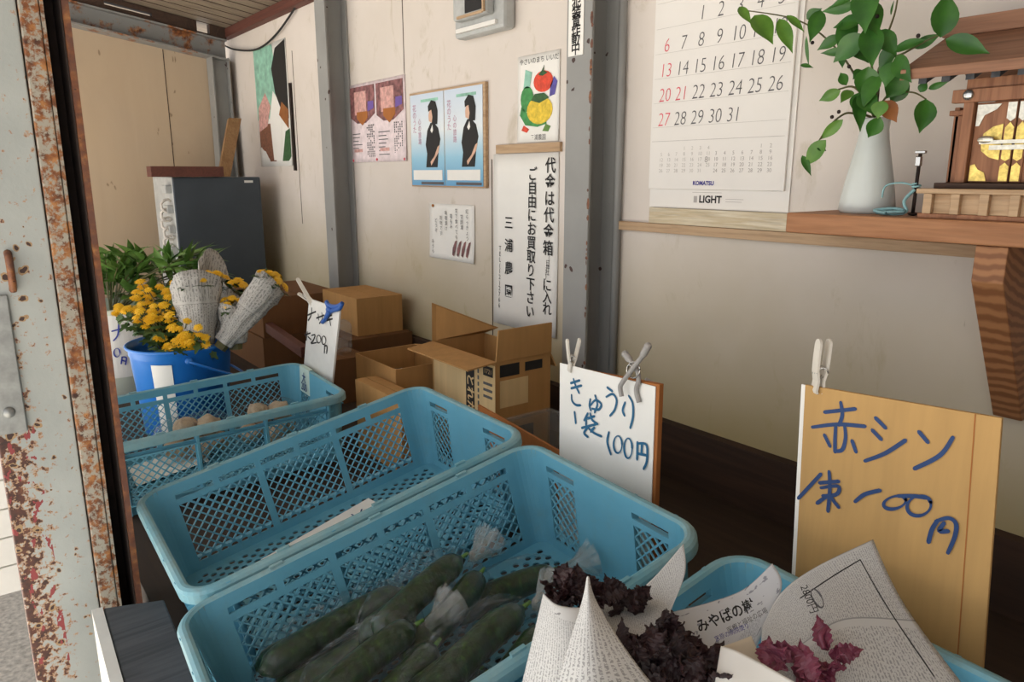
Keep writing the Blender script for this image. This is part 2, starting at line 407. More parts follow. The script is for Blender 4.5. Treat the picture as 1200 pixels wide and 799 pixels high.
def strokes(parent, name, polys, width, nrm, mat, lift=.0008):
    """marker strokes: round-ended ribbons lying on a flat sheet; polys are lists of points on the sheet"""
    mb = MB(); n = V(nrm).normalized()
    for path in polys:
        lift += .00005
        p = smooth_path(path); L = []; Rr = []
        for i, q in enumerate(p):
            t = (p[min(i + 1, len(p) - 1)] - p[max(i - 1, 0)]).normalized(); sd = n.cross(t).normalized()
            wv = width * (.85 + .3 * math.sin(i * .13 + len(p))) / 2
            L.append(q + n * lift + sd * wv); Rr.append(q + n * lift - sd * wv)
        mb.grid([L, Rr])
        for q, t in ((p[0], p[0] - p[1]), (p[-1], p[-1] - p[-2])):
            t = t.normalized(); sd = n.cross(t)
            mb.add([q + n * lift + (sd * math.cos(a) + t * math.sin(a)) * width * .45 for a in [PI * k / 6 for k in range(7)]], [tuple(range(7))])
    return obj(name, mb, mat, parent)
def ell(c, rx, ry, rot=0, n=14):
    return [(c[0] + rx * math.cos(2 * PI * k / n) * math.cos(rot) - ry * math.sin(2 * PI * k / n) * math.sin(rot),
             c[1] + rx * math.cos(2 * PI * k / n) * math.sin(rot) + ry * math.sin(2 * PI * k / n) * math.cos(rot)) for k in range(n + 1)]

XR, ZU = V((1, 0, 0)), V((0, 0, 1))
WY = 1.5                       # face of the long back wall
FLOOR = .65                    # top of the raised platform

# ------------------------------------------------------------------ the shed
def zc(y): return 2.271 + .15 * (WY - y)
b = MB(); b.box(-4.78, 1.3, WY, WY + .03, .80, 2.30); struct('wall_back', b, 'wall')
b = MB(); b.box(-4.78, 1.3, WY - .03, WY + .03, FLOOR, .80); struct('baseboard_back', b, 'darkwood')
b = MB(); b.hexa([(-4.73, -.2, FLOOR), (-4.70, -.2, FLOOR), (-4.70, WY, FLOOR), (-4.73, WY, FLOOR), (-4.73, -.2, 2.34), (-4.70, -.2, 2.34), (-4.70, WY, 2.11), (-4.73, WY, 2.11)])
struct('wall_left', b, 'ply')
b = MB(); b.box(-4.701, -4.6985, 1.127, 1.131, FLOOR, 2.14); struct('trim_1', b, 'darkwood')
b = MB(); b.hexa([(1.3, .05, 0), (1.33, .05, 0), (1.33, 1.5, 0), (1.3, 1.5, 0), (1.3, .05, 2.46), (1.33, .05, 2.46), (1.33, 1.5, 2.26), (1.3, 1.5, 2.26)]); struct('wall_right_unseen', b, 'ply')  # unseen wall, added to block light from the right
b = MB(); b.box(.5, 1.3, .05, .08, 0, 2.45); struct('wall_front_unseen', b, 'ply')  # unseen wall right of the opening, added to darken the lower right
b = MB(); b.hexa([(-5.0, -1.0, zc(-1.0)), (1.6, -1.0, zc(-1.0)), (1.6, 1.56, zc(1.56)), (-5.0, 1.56, zc(1.56)),
                  (-5.0, -1.0, zc(-1.0) + .03), (1.6, -1.0, zc(-1.0) + .03), (1.6, 1.56, zc(1.56) + .03), (-5.0, 1.56, zc(1.56) + .03)])
struct('ceiling', b, 'ceiling')  # unseen front eave, lengthened to block sky light
b = MB()
for k in range(24):
    x = -4.62 + k * .12
    b.hexa([(x, -.2, zc(-.2) - .002), (x + .006, -.2, zc(-.2) - .002), (x + .006, 1.5, zc(1.5) - .002), (x, 1.5, zc(1.5) - .002),
            (x, -.2, zc(-.2)), (x + .006, -.2, zc(-.2)), (x + .006, 1.5, zc(1.5)), (x, 1.5, zc(1.5))])
struct('trim_2', b, 'darkwood')
b = MB(); b.box(-4.70, 1.3, 1.455, 1.499, 2.225, 2.272); struct('trim_3', b, 'redwood')
b = MB(); b.box(-4.9, 1.3, .222, 1.53, FLOOR - .04, FLOOR); b.box(-4.9, 1.3, .222, .25, 0, FLOOR - .04); struct('floor', b, 'platform')
b = MB(); b.box(-9, 6, -7, 1.8, -.05, 0); struct('ground', b, 'gravel')
# joints between the wall boards
b = MB()
for x, z0, z1 in ((-2.63, 1.83, 2.2), (-2.06, .8, 1.5), (-3.74, 1.2, 2.05)): b.box(x, x + .004, WY - .0012, WY, z0, z1)
struct('trim_4', b, 'darkwood')

# beam, rafter pieces and daylight gaps over the end wall
t = thing('roof_beam', 'rusty grey steel beam sloping along the top of the far plywood wall', 'beam', (-4.62, 1.0, 2.2))
def slope_box(y0, y1, lo, hi, x0, x1):
    f = lambda y: 2.108 + .145 * (1.37 - y)
    return [(x0, y0, f(y0) + lo), (x1, y0, f(y0) + lo), (x1, y1, f(y1) + lo), (x0, y1, f(y1) + lo), (x0, y0, f(y0) + hi), (x1, y0, f(y0) + hi), (x1, y1, f(y1) + hi), (x0, y1, f(y1) + hi)]
b = MB(); b.hexa(slope_box(-.2, 1.46, 0, .008, -4.70, -4.58)); b.hexa(slope_box(-.2, 1.46, .008, .112, -4.66, -4.645)); b.hexa(slope_box(-.2, 1.46, .108, .116, -4.70, -4.60))
obj('web_and_flanges', b, 'steel_rust', t)
t2 = thing('rafter', 'dark wooden rafter with daylight gaps above the rusty steel beam', 'rafter', (-4.62, 1.0, 2.3))
b = MB()
for y0, y1, lo, hi in ((-.2, .84, .117, .18), (.84, 1.07, .117, .140), (.84, 1.07, .156, .18), (1.07, 1.30, .117, .18), (1.30, 1.37, .117, .126), (1.37, 1.46, .117, .18)):
    b.hexa(slope_box(y0, y1, lo, hi, -4.66, -4.61))
obj('timber', b, 'darkwood', t2)

def column(name, label, x0, x1, y0, y1, z0, z1, sticker=None):
    t = thing(name, label, 'column', ((x0 + x1) / 2, (y0 + y1) / 2, z0), group='steel columns along the back wall')
    b = MB(); b.box(x0, x1, y0, y0 + .007, z0, z1); obj('front_flange', b, 'steel', t)
    b = MB(); b.box((x0 + x1) / 2 - .003, (x0 + x1) / 2 + .003, y0 + .007, y1 - .007, z0, z1); obj('web', b, 'steel', t)
    b = MB(); b.box(x0, x1, y1 - .007, y1, z0, z1); obj('back_flange', b, 'steel', t)
    return t
cm = column('steel_column', 'grey steel column between calendar and handwritten notice, rust along its edge', -1.570, -1.474, 1.395, 1.498, FLOOR, 2.28)
b = MB()
random.seed(3)
for k in range(46):
    z = random.uniform(.8, 2.25); s = random.uniform(.002, .006)
    b.ball((-1.474 - random.uniform(0, .003), 1.3955, z), (s, .0012, s * random.uniform(1, 3.5)), 7, 4, .3)
obj('rust_spot', b, 'rust', cm)['kind'] = 'stuff'
b = MB(); b.tube([(-1.452, 1.485, FLOOR), (-1.452, 1.485, 2.28)], .011, 10); tag(obj('conduit', b, 'steel', smooth=True), 'thin grey pipe running up the wall beside the calendar column', 'pipe')
column('steel_column', 'grey steel column left of the two small posters, behind the flower bucket', -3.20, -3.10, 1.395, 1.498, FLOOR, 2.28)
column('steel_column', 'grey steel column standing in the far corner behind the leaning board', -4.69, -4.59, 1.36, 1.46, FLOOR, 2.11)

def jamb_panel_mat(edge):
    # pale paint; rust and red primer break through where the paint has flaked, most of all along the lower outer edge
    t = NT('pale_paint_flaking_along_its_edge').set(.55); v = t.coord()
    sp = t.n('ShaderNodeSeparateXYZ'); t.l(v, sp.inputs[0])
    a = t.n('ShaderNodeMapRange'); t.l(sp.outputs[1], a.inputs[0]); a.inputs[1].default_value = edge; a.inputs[2].default_value = edge + .075; a.inputs[3].default_value = 1; a.inputs[4].default_value = 0
    z = t.n('ShaderNodeMapRange'); t.l(sp.outputs[2], z.inputs[0]); z.inputs[1].default_value = 1.02; z.inputs[2].default_value = 1.30; z.inputs[3].default_value = 1; z.inputs[4].default_value = .05
    w_ = t.math('MULTIPLY', a.outputs[0], z.outputs[0])
    b = t.ramp(t.noise(v, 8, 5), [(.3, (158, 163, 160)), (.7, (174, 178, 174))])
    f = t.math('ADD', t.noise(v, 75, 6, .62), t.math('MULTIPLY', w_, .24))
    halo = t.ramp(f, [(.60, W0), (.66, (.8, .8, .8, 1))]); core = t.ramp(f, [(.665, W0), (.69, W1)])
    c = t.mix(halo, b, t.ramp(t.noise(v, 90, 3), [(.3, (150, 92, 44)), (.7, (190, 140, 84))]))
    c = t.mix(core, c, t.ramp(t.noise(v, 70, 3), [(.3, (52, 34, 30)), (.55, (84, 48, 38)), (.7, (110, 66, 44))]))
    vo = t.n('ShaderNodeTexVoronoi'); vo.inputs['Scale'].default_value = 38
    nz = t.n('ShaderNodeTexNoise'); nz.inputs['Scale'].default_value = 60; t.l(v, nz.inputs['Vector'])
    va = t.n('ShaderNodeVectorMath', operation='MULTIPLY_ADD'); t.l(nz.outputs[1], va.inputs[0]); va.inputs[1].default_value = (.016, .016, .016); t.l(v, va.inputs[2]); t.l(va.outputs[0], vo.inputs['Vector'])
    sz = t.math('MULTIPLY', t.math('SUBTRACT', t.math('ADD', t.noise(v, 7, 2), t.math('MULTIPLY', w_, .08)), .385), .72)
    c = t.mix(t.math('LESS_THAN', vo.outputs['Distance'], t.math('MULTIPLY', sz, 1.5)), c, srgb((164, 134, 98)))
    c = t.mix(t.math('LESS_THAN', vo.outputs['Distance'], sz), c, srgb((62, 40, 34)))
    pr = t.math('MULTIPLY', t.math('GREATER_THAN', t.noise(t.coord(scale=(1, 1.3, .7)), 45, 3), .60), t.math('GREATER_THAN', w_, .30))
    c = t.mix(pr, c, srgb((142, 58, 60))); t.base(c); t.bump(f, .2, .003); return t.m
# --- rusted door jamb at the left
JX = -1.40
jt = thing('door_jamb', 'rust-spotted pale grey steel door jamb at the left', 'door jamb', (JX, .1, 0))
def jy(px, py): return atx(px, py, JX).y
yl, y1, y2, y3, y4, y5 = jy(2, 545), jy(75, 400), jy(97, 400), jy(102, 400), jy(117, 400), jy(129, 400)
b = MB(); b.box(JX - .05, JX, yl, y1 - .002, 0, 2.42); obj('face_panel', b, jamb_panel_mat(yl), jt, bevel=.002)
random.seed(11)
b = MB(); b.box(JX - .05, JX + .006, y1, y2, .3, 2.42); obj('guide_rib', b, 'jamb_rust', jt, 'guide rib mottled with orange rust', bevel=.002)
b = MB(); b.box(JX - .05, JX + .004, y2 + .001, y3, .3, 2.42); obj('guide_lip', b, 'jamb_rust', jt)
b = MB(); b.box(JX - .08, JX - .075, y3, y5, .3, 2.42); b.box(JX - .08, JX - .05, y1, y3, .3, 2.42); obj('slot_back', b, 'darksteel', jt)
b = MB(); b.box(JX - .08, JX + .004, y4 + .006, y5, .3, 2.42); obj('edge_flange', b, 'rust', jt, 'rust-brown edge flange')
b = MB(); b.box(JX - .08, JX - .003, y4 + .0035, y4 + .0055, .3, 2.42); obj('slot_side', b, 'darksteel', jt)  # dark plate added over the flange side to give the slot its shade
pa, pb = atx(-8, 345, JX), atx(26, 505, JX)
b = MB(); b.box(JX, JX + .006, pa.y - .03, atx(20, 420, JX).y, pb.z, atx(5, 345, JX).z)
h = obj('hasp', b, 'zinc', jt, 'grey metal hasp plate', bevel=.002)
c0 = atx(10, 482, JX); b = MB(); b.ball((JX + .007, c0.y, c0.z), (.007, .009, .009), 14, 8); obj('bolt', b, 'zinc', h, smooth=True)
c0 = atx(12, 318, JX); b = MB(); b.tube(smooth_path([(JX, c0.y, c0.z + .03), (JX + .012, c0.y, c0.z + .02), (JX + .014, c0.y, c0.z - .012), (JX + .004, c0.y, c0.z - .03)]), .0055, 8)
obj('hook', b, 'rust', jt, 'rusty hook', smooth=True)

# --- outside, bottom left
t = thing('slatted_board', 'white painted slatted board outside the rusty door jamb', 'board', (-1.75, -.05, .3))
P0, P1 = atx(-40, 720, -1.78), atx(40, 560, -1.78)
b = MB()
for k in range(6):
    z = P0.z + .02 + k * (P1.z + .12 - P0.z) / 6
    b.box(-1.80, -1.78, P0.y - .1, .09, z, z + (P1.z + .12 - P0.z) / 6 - .004)
obj('slats', b, 'white', t)
b = MB(); b.box(-1.82, -1.80, .04, .09, 0, P1.z + .12); b.box(-1.82, -1.80, P0.y - .1, P0.y - .05, 0, P1.z + .12); obj('batten', b, 'white', t)
# grey threshold timber
t = thing('timber_block', 'grey weathered timber block with a white edge by the door jamb', 'timber', (-1.13, .16, 0))
tz = .75
q = [atz(121, 712, tz), atz(192, 702, tz), atz(252, 850, tz), atz(160, 850, tz)]
b = MB(); b.hexa([(p.x, p.y, .02) for p in (q[3], q[2], q[1], q[0])] + [(p.x, p.y, tz) for p in (q[3], q[2], q[1], q[0])]); obj('beam', b, 'greywood', t, bevel=.003)
d = (q[0] - q[3]).normalized(); sd = V((d.y, -d.x, 0)); sd = sd if sd.dot(q[1] - q[0]) < 0 else -sd
b = MB(); e = [q[0] + sd * .001, q[3] + sd * .001, q[3] + sd * .017, q[0] + sd * .017]
b.hexa([(p.x, p.y, .02) for p in e] + [(p.x, p.y, tz + .002) for p in e]); obj('white_edge_board', b, 'white', t, 'white painted edge board')

# ------------------------------------------------------------------ paper on the walls
def sheet(name, label, cat, x0, x1, z0, z1, mat='paper', th=.0012, Y=WY, group=None, curl=0):
    t = thing(name, label, cat, ((x0 + x1) / 2, Y, z0), group=group)
    b = MB(); P = []
    nx, nz = 10, 10
    for j in range(nz + 1):
        v = j / nz; row = []
        for i in range(nx + 1):
            u = i / nx; c = curl * ((1 - v) ** 3) * (.4 + .6 * (2 * u - 1) ** 2) + abs(curl) * .25 * math.sin(u * 5 + v * 3) ** 2
            row.append((x0 + (x1 - x0) * u, Y - .0025 - c, z0 + (z1 - z0) * v))
        P.append(row)
    b.grid(P); obj('paper', b, mat, t, solid=th, smooth=True)
    return t
def poly(parent, name, pts, mat, Y, th=.0005):
    b = MB(); b.prism([(x, Y, z) for x, z in pts], (0, -th, 0)); return obj(name, b, mat, parent)
def zz(v): return v + EYE
# calendar
t = thing('wall_calendar', 'white monthly wall calendar hanging right of the steel column', 'calendar', (-1.14, WY, 1.37))
b = MB(); b.box(-1.345, -.937, WY - .004, WY - .001, zz(-.083), zz(.64)); obj('backing_sheet', b, 'paper_cal', t)
b = MB(); b.box(-1.345, -.948, WY - .011, WY - .0045, zz(-.036), zz(.64)); obj('month_pages', b, 'paper_cal', t, bevel=.001)
CYP = WY - .0116
b = MB(); b.box(-1.345, -.945, WY - .014, WY - .001, zz(.64), zz(.66)); obj('hanging_bar', b, 'white', t)
cx = [aty(780, 84, CYP).x + i * (aty(911, 65, CYP).x - aty(780, 84, CYP).x) / 6 for i in range(7)]
rz = [aty(780, 54, CYP).z, aty(779, 84, CYP).z, aty(779, 113.5, CYP).z, aty(776, 141, CYP).z]
dz = (rz[0] - rz[3]) / 3; rows = [rz[0] + dz] + [rz[0] - dz * k for k in range(4)]
blk, red = [], []
for dday in range(1, 32):
    col = (dday + 1) % 7; row = (dday + 1) // 7
    (red if col == 0 or dday == 21 else blk).append((str(dday), (cx[col], CYP, rows[row]), .047))
kw = dict(align='CENTER', shear=.12, off=-.0008, squash=.84)
for lst, mat in ((blk, 'grey_ink'), (red, 'red_ink')):
    for body, org, size in lst: text(t, 'date_number', body, mat, org, XR, ZU, size, **kw)
mn = []; mr = []
for bx, mat in ((-1.305, 0), (-1.135, 1)):
    for r in range(5):
        for c_ in range(7):
            dnum = r * 7 + c_ - (2 if mat == 0 else 4)
            if 1 <= dnum <= 31: (mn if mat else mr).append((str(dnum), (bx + c_ * .0245, CYP, zz(.063 - r * .0135)), .0125))
join_text(t, 'small_month_numbers', mn, 'lightgrey_ink', XR, ZU, align='CENTER')
join_text(t, 'small_month_numbers', mr, 'line_ink', XR, ZU, align='CENTER')
text(t, 'small_month_title', '8', 'lightgrey_ink', (-1.163, CYP, zz(.035)), XR, ZU, .02, 'CENTER')
b = MB()
for z in [rows[0] + dz / 2 - dz * k for k in range(6)]: b.box(-1.338, -.955, CYP - .0002, CYP, z + .012, z + .0128)
b.box(-1.338, -.955, CYP - .0002, CYP, rows[0] + dz * .95, rows[0] + dz * .95 + .002)
b.box(-1.338, -.955, CYP - .0002, CYP, zz(.082), zz(.0832))
obj('ruled_lines', b, 'line_ink', t)
text(t, 'maker_name', 'KOMATSU', 'brand_blue', (-1.168, CYP, zz(-.021)), XR, ZU, .0135, 'CENTER', off=.0006)
text(t, 'dealer_name', 'LIGHT', 'black', (-1.150, WY - .0046, zz(-.060)), XR, ZU, .024, 'CENTER', off=.0008)
b = MB(); b.box(-1.205, -1.117, WY - .0046, WY - .0042, zz(-.0435), zz(-.0425)); b.box(-1.105, -1.055, WY - .0046, WY - .0042, zz(-.058), zz(-.057)); b.box(-1.105, -1.06, WY - .0046, WY - .0042, zz(-.064), zz(-.063))
b.box(-1.200, -1.190, WY - .0046, WY - .0042, zz(-.068), zz(-.052)); obj('dealer_rule', b, 'lightgrey_ink', t)

# two event posters, left
t = sheet('poster', 'pair of pink event posters pinned left, near the grey column', 'poster', -3.105, -2.622, zz(.052), zz(.377), 'lilac', curl=.004)
for k in range(2):
    x0 = -3.10 + k * .24; Y = WY - .0052
    poly(t, 'photo_collage', [(x0, zz(.24)), (x0 + .06, zz(.215)), (x0 + .14, zz(.215)), (x0 + .225, zz(.25)), (x0 + .225, zz(.365)), (x0, zz(.365))], 'maroonprint', Y)
    poly(t, 'photo_panel', [(x0 + .04, zz(.25)), (x0 + .15, zz(.25)), (x0 + .15, zz(.345)), (x0 + .04, zz(.345))], 'pinkprint', Y - .0006)
    poly(t, 'photo_panel', [(x0 + .16, zz(.26)), (x0 + .215, zz(.27)), (x0 + .215, zz(.30)), (x0 + .165, zz(.30))], 'violetprint', Y - .0006)
    poly(t, 'fruit_bowl', [(x0 + .06, zz(.235)), (x0 + .11, zz(.205)), (x0 + .16, zz(.235)), (x0 + .16, zz(.262)), (x0 + .06, zz(.262))], 'backing', Y - .0012)
    b = MB(); random.seed(20 + k)
    for c_ in range(5):
        for r in range(15):
            if random.random() < .75: b.box(x0 + .145 + c_ * .015, x0 + .152 + c_ * .015, Y - .0006, Y, zz(.20 - r * .009), zz(.206 - r * .009))
    for r in range(7): b.box(x0 + .01, x0 + random.uniform(.06, .11), Y - .0006, Y, zz(.17 - r * .015), zz(.1735 - r * .015))
    obj('print_lines', b, 'grey_ink', t)
    b = MB(); b.box(x0 + .02, x0 + .1, Y - .0007, Y, zz(.095), zz(.108)); obj('print_band', b, 'pinkprint', t)
b = MB()
for x, z in ((-3.09, .06), (-2.87, .062), (-2.635, .06)): b.ball((x, WY - .007, zz(z)), (.006, .004, .006), 10, 6)
obj('pin', b, 'red_ink', t, smooth=True)

# framed double poster of a person in black
t = thing('framed_poster', 'pair of blue and white posters of a woman in black, pinned on a board', 'poster', (-2.33, WY, 1.40))
b = MB(); b.box(-2.572, -2.075, WY - .014, WY - .001, zz(-.045), zz(.30)); obj('board', b, 'stripwood', t, bevel=.001)
for k in range(2):
    x0 = -2.565 + k * .241; x1 = x0 + .236; Y = WY - .016; z0, z1 = zz(-.04), zz(.292)
    b = MB(); b.box(x0, x1, Y, WY - .0143, z0, z1); p = obj('poster_sheet', b, 'skyprint', t)
    q = lambda pts: [(x0 + .236 * u, z0 + .332 * v) for u, v in pts]; Y -= .0003
    poly(p, 'dress', q([(.46, .2), (.80, .2), (.84, .38), (.90, .5), (.84, .62), (.72, .68), (.62, .68), (.52, .6), (.46, .45), (.5, .35)]), 'black', Y)
    poly(p, 'forearm', q([(.62, .22), (.84, .36), (.88, .44), (.82, .42), (.72, .32), (.60, .26)]), 'skin', Y - .0006)
    poly(p, 'face', q([(.58, .7), (.66, .68), (.7, .74), (.68, .82), (.6, .82), (.57, .76)]), 'skin', Y - .0006)
    poly(p, 'hair', q([(.66, .66), (.82, .66), (.84, .8), (.78, .9), (.66, .92), (.56, .86), (.57, .8), (.66, .82), (.69, .74)]), 'black', Y - .0012)
    poly(p, 'collar', q([(.62, .6), (.68, .66), (.7, .6), (.66, .57)]), 'paper', Y - .0012)
    poly(p, 'caption_box', q([(.06, .06), (.94, .06), (.94, .17), (.06, .17)]), 'paper', Y - .0006)
    poly(p, 'caption_band', q([(.3, .01), (.97, .01), (.97, .04), (.3, .04)]), 'grey_ink', Y)
    join_text(p, 'title_writing', [(ch, (x0 + .032, Y - .0006, z1 - .05 - r * .026), .028) for r, ch in enumerate('花のうた')] + [(ch, (x0 + .068, Y - .0006, z1 - .10 - r * .024), .024) for r, ch in enumerate('心の旅路')], 'roseprint', XR, ZU, align='CENTER')
    b = MB(); b.box(x0 + .08, x0 + .2, Y - .0006, Y, z1 - .03, z1 - .02); obj('print_line', b, 'mint', p)

# vegetable painting
t = sheet('painting', 'watercolour of tomato, pepper and squash on white paper above the notice', 'picture', -1.912, -1.714, zz(.099), zz(.356), curl=.003)
Y = WY - .0048
q = lambda pts: [(-1.912 + .198 * u, zz(.099) + .257 * v) for u, v in pts]
E2 = lambda cx_, cy_, rx, ry: [(a, c_) for a, c_ in ell((cx_, cy_), rx, ry, 0, 18)[:-1]]
poly(t, 'tomato', q(E2(.63, .68, .23, .12)), 'tomato', Y); poly(t, 'eggplant', q([(.78, .5), (.9, .52), (.96, .66), (.88, .72), (.8, .62)]), 'eggplant', Y)
poly(t, 'pepper', q(E2(.24, .5, .16, .15)), 'pepper', Y); poly(t, 'cucumber', q([(.06, .32), (.2, .2), (.5, .17), (.72, .2), (.7, .27), (.4, .28), (.2, .36), (.1, .42)]), 'pepper', Y)
poly(t, 'squash', q(E2(.55, .36, .31, .16)), 'squash', Y - .0006); poly(t, 'squash_top', q([(.34, .48), (.55, .44), (.78, .49), (.66, .55), (.44, .55)]), 'darkgreen_paint', Y - .0012)
poly(t, 'leek', q([(.15, .63), (.3, .63), (.36, .8), (.2, .84)]), 'mint', Y); poly(t, 'carrot', q([(.1, .14), (.24, .11), (.3, .15), (.16, .2)]), 'tomato', Y); poly(t, 'tomato_stalk', q([(.52, .76), (.62, .74), (.74, .77), (.64, .8), (.66, .86), (.6, .8)]), 'darkgreen_paint', Y - .0012)
poly(t, 'onion', q([(.62, .12), (.76, .11), (.82, .17), (.7, .2)]), 'leaf2', Y)
text(t, 'lettering', 'やさいのまち いいだ', 'black', (-1.902, Y, zz(.337)), XR, ZU, .020)
text(t, 'signature', '三浦農園', 'black', (-1.81, Y, zz(.111)), XR, ZU, .019, 'CENTER')

# handwritten notice and the batten above
b = MB(); b.box(-2.02, -1.70, WY - .012, WY, zz(.067), zz(.095)); tag(obj('wood_batten', b, 'stripwood', bevel=.001), 'thin wooden batten on the wall above the handwritten notice', 'batten')
t = sheet('notice', 'tall white notice with brush-written columns of black characters', 'notice', -2.045, -1.712, zz(-.505), zz(.066), 'paper', curl=.004)
Y = WY - .0068; nb = []; ns = []
def column_text(s, x, z0, z1, size, out):
    n = len(s)
    for i, ch in enumerate(s): out.append((ch, (x, Y, z0 + (z1 - z0) * i / max(1, n - 1)), size))
def nz_(px, py): p = aty(px, py, Y); return p.x, p.z
def col_px(s, xa, ya, xb, yb, size, out):
    n = len(s)
    for i, ch in enumerate(s):
        f = i / max(1, n - 1); p = aty(xa + (xb - xa) * f, ya + (yb - ya) * f, Y); out.append((ch, (p.x, Y, p.z), size))
col_px('代金は代金箱', 645, 195, 642, 292, .050, nb); col_px('に入れ', 641, 335, 641, 363, .046, nb)
col_px('（日井社）', 642, 303, 641, 325, .020, ns)
col_px('ご自由にお買取り下さい', 624, 205, 621, 366, .046, nb)
col_px('三浦農園', 596, 262, 596, 342, .046, nb)
col_px('TEL(12)2766', 586, 291, 585, 358, .022, ns)
for ch, org, size in nb: text(t, 'brush_character', ch, 'black', org, XR, ZU, size, 'CENTER', off=.0006)
join_text(t, 'small_writing', ns, 'black', XR, ZU, align='CENTER')

# small note with shallots
t = sheet('note', 'small white note with vertical writing and painted red shallots', 'note', -2.462, -2.160, zz(-.312), zz(-.106), 'paper', curl=.006)
Y = WY - .0082; out = []
for i, (s, x, z) in enumerate((('紅らっきょう', -2.20, -.13), ('甘酢漬', -2.235, -.15), ('生で食べても', -2.27, -.13), ('塩もみ', -2.305, -.15), ('味噌漬け', -2.34, -.14), ('新物です', -2.375, -.16), ('どうぞ', -2.41, -.17), ('みうら', -2.435, -.25))):
    for k, ch in enumerate(s): out.append((ch, (x, Y, zz(z - .019 * k)), .018))
join_text(t, 'brush_writing', [o_ for o_ in out if not (o_[1][0] > -2.30 and o_[1][2] < zz(-.225))], 'black', XR, ZU, align='CENTER')
for k in range(4):
    x = -2.30 + k * .03; poly(t, 'painted_shallot', [(x, zz(-.29)), (x + .01, zz(-.295)), (x + .02, zz(-.275)), (x + .032, zz(-.235)), (x + .02, zz(-.24)), (x + .004, zz(-.265))], 'maroonprint', Y)
b = MB(); b.ball((-2.43, WY - .008, zz(-.115)), (.006, .004, .006), 10, 6); obj('pin', b, 'backing', t, smooth=True)

# large poster near the fridge
t = sheet('poster', 'tall green and brown poster of a dark-haired person near the dark cabinet', 'poster', -4.28, -3.81, zz(.045), zz(.67), 'paper', curl=.004)
Y = WY - .0052; q = lambda pts: [(-4.28 + .47 * u, zz(.045) + .625 * v) for u, v in pts]
poly(t, 'leafy_background', q([(0, .4), (.75, .4), (.6, .99), (0, .99)]), 'mint', Y)
poly(t, 'brick_wall', q([(.03, .04), (.52, .04), (.45, .36), (.03, .36)]), 'brick', Y)
poly(t, 'sleeve', q([(.03, .3), (.3, .34), (.45, .5), (.3, .62), (.05, .5)]), 'pinkprint', Y - .0006)
poly(t, 'white_shirt', q([(.45, .05), (.7, .05), (.78, .5), (.55, .62), (.4, .4)]), 'paper', Y - .0006)
poly(t, 'dark_hair', q([(.62, .6), (.78, .45), (.98, .38), (.99, .99), (.7, .95), (.55, .8)]), 'black', Y - .0012)
poly(t, 'neck', q([(.7, .42), (.96, .3), (.98, .45), (.8, .52)]), 'leafbrown', Y - .0018)
poly(t, 'dark_band', q([(.72, .04), (.99, .04), (.99, .3), (.86, .28)]), 'darkgreen_paint', Y - .0012)
b = MB(); b.box(-3.785, -3.765, WY - .012, WY - .001, zz(.02), zz(.45)); tag(obj('rubber_strip', b, 'darksteel'), 'thin dark strip hanging beside the tall green poster', 'strip')

# security sticker on the column
t = thing('sticker', 'white vertical sticker with black lettering on the column beside the calendar', 'sticker', (-1.53, 1.394, 1.75))
b = MB(); b.box(-1.562, -1.504, 1.3925, 1.3945, zz(.307), zz(.62)); obj('plate', b, 'paper', t)
join_text(t, 'lettering', [(ch, aty(674.4 + .26 * k, 58 - 10.9 * k, 1.392), .036) for k, ch in enumerate(reversed('防犯装置作動中'))], 'black', XR, ZU, align='CENTER', off=.0007)
# meter box
t = thing('meter_box', 'pale plastic meter box with a dark display high on the wall', 'meter box', (-2.14, WY, 1.89))
b = MB(); b.box(-2.275, -2.0, WY - .05, WY - .001, zz(.44), zz(.80)); obj('back_plate', b, 'lightgrey', t, bevel=.012)
b = MB(); b.box(-2.23, -2.045, WY - .085, WY - .05, zz(.485), zz(.78)); f = obj('case', b, 'lightgrey', t, bevel=.008)
b = MB(); b.box(-2.155, -2.06, WY - .088, WY - .0852, zz(.50), zz(.66)); obj('display', b, 'black', f, 'dark display window')
b = MB(); b.box(-2.056, -2.048, WY - .092, WY - .0852, zz(.49), zz(.78)); b.box(-2.2, -2.06, WY - .09, WY - .0852, zz(.488), zz(.496)); obj('ridge', b, 'stripwood', f)
b = MB(); b.box(-2.25, -2.03, WY - .06, WY - .0502, zz(.455), zz(.468)); obj('lower_lip', b, 'white', t); t.location.x += .075
# hanging cable
pts = [aty(*p, WY - .02) for p in ((261, 52), (275, 58), (300, 58), (322, 42), (345, 10), (356, -14))]
b = MB(); b.tube(smooth_path(pts, 8), .005, 8); tag(obj('cable', b, 'cablem', smooth=True), 'thin dark cable sagging along the wall under the ceiling', 'cable')

# ------------------------------------------------------------------ shelf with vase and shrine
b = MB(); b.box(-1.455, 1.2, WY - .018, WY - .001, zz(-.148), zz(-.125)); tag(obj('wall_batten', b, 'stripwood', bevel=.001), 'long wooden batten along the wall under calendar and shelf', 'batten')
b = MB(); b.box(-1.335, -.79, WY - .016, WY - .001, zz(-.124), zz(-.084)); tag(obj('peeling_strip', b, 'peel', bevel=.001), 'peeling cream strip of wood directly below the calendar', 'batten')
t = thing('wall_shelf', 'reddish wooden wall shelf carrying the vase and small shrine', 'shelf', (-.2, 1.4, 1.34))
b = MB(); b.box(-.80, 1.1, 1.272, 1.481, zz(-.107), zz(-.070)); obj('board', b, 'shelfwood', t, bevel=.003)
b = MB(); b.prism([(-.474, 1.285, zz(-.108)), (-.474, 1.481, zz(-.108)), (-.474, 1.481, zz(-.425)), (-.474, 1.465, zz(-.425)), (-.474, 1.285, zz(-.165))], (.046, 0, 0))
obj('bracket', b, 'bracket', t, 'thick angled wooden bracket', bevel=.002)

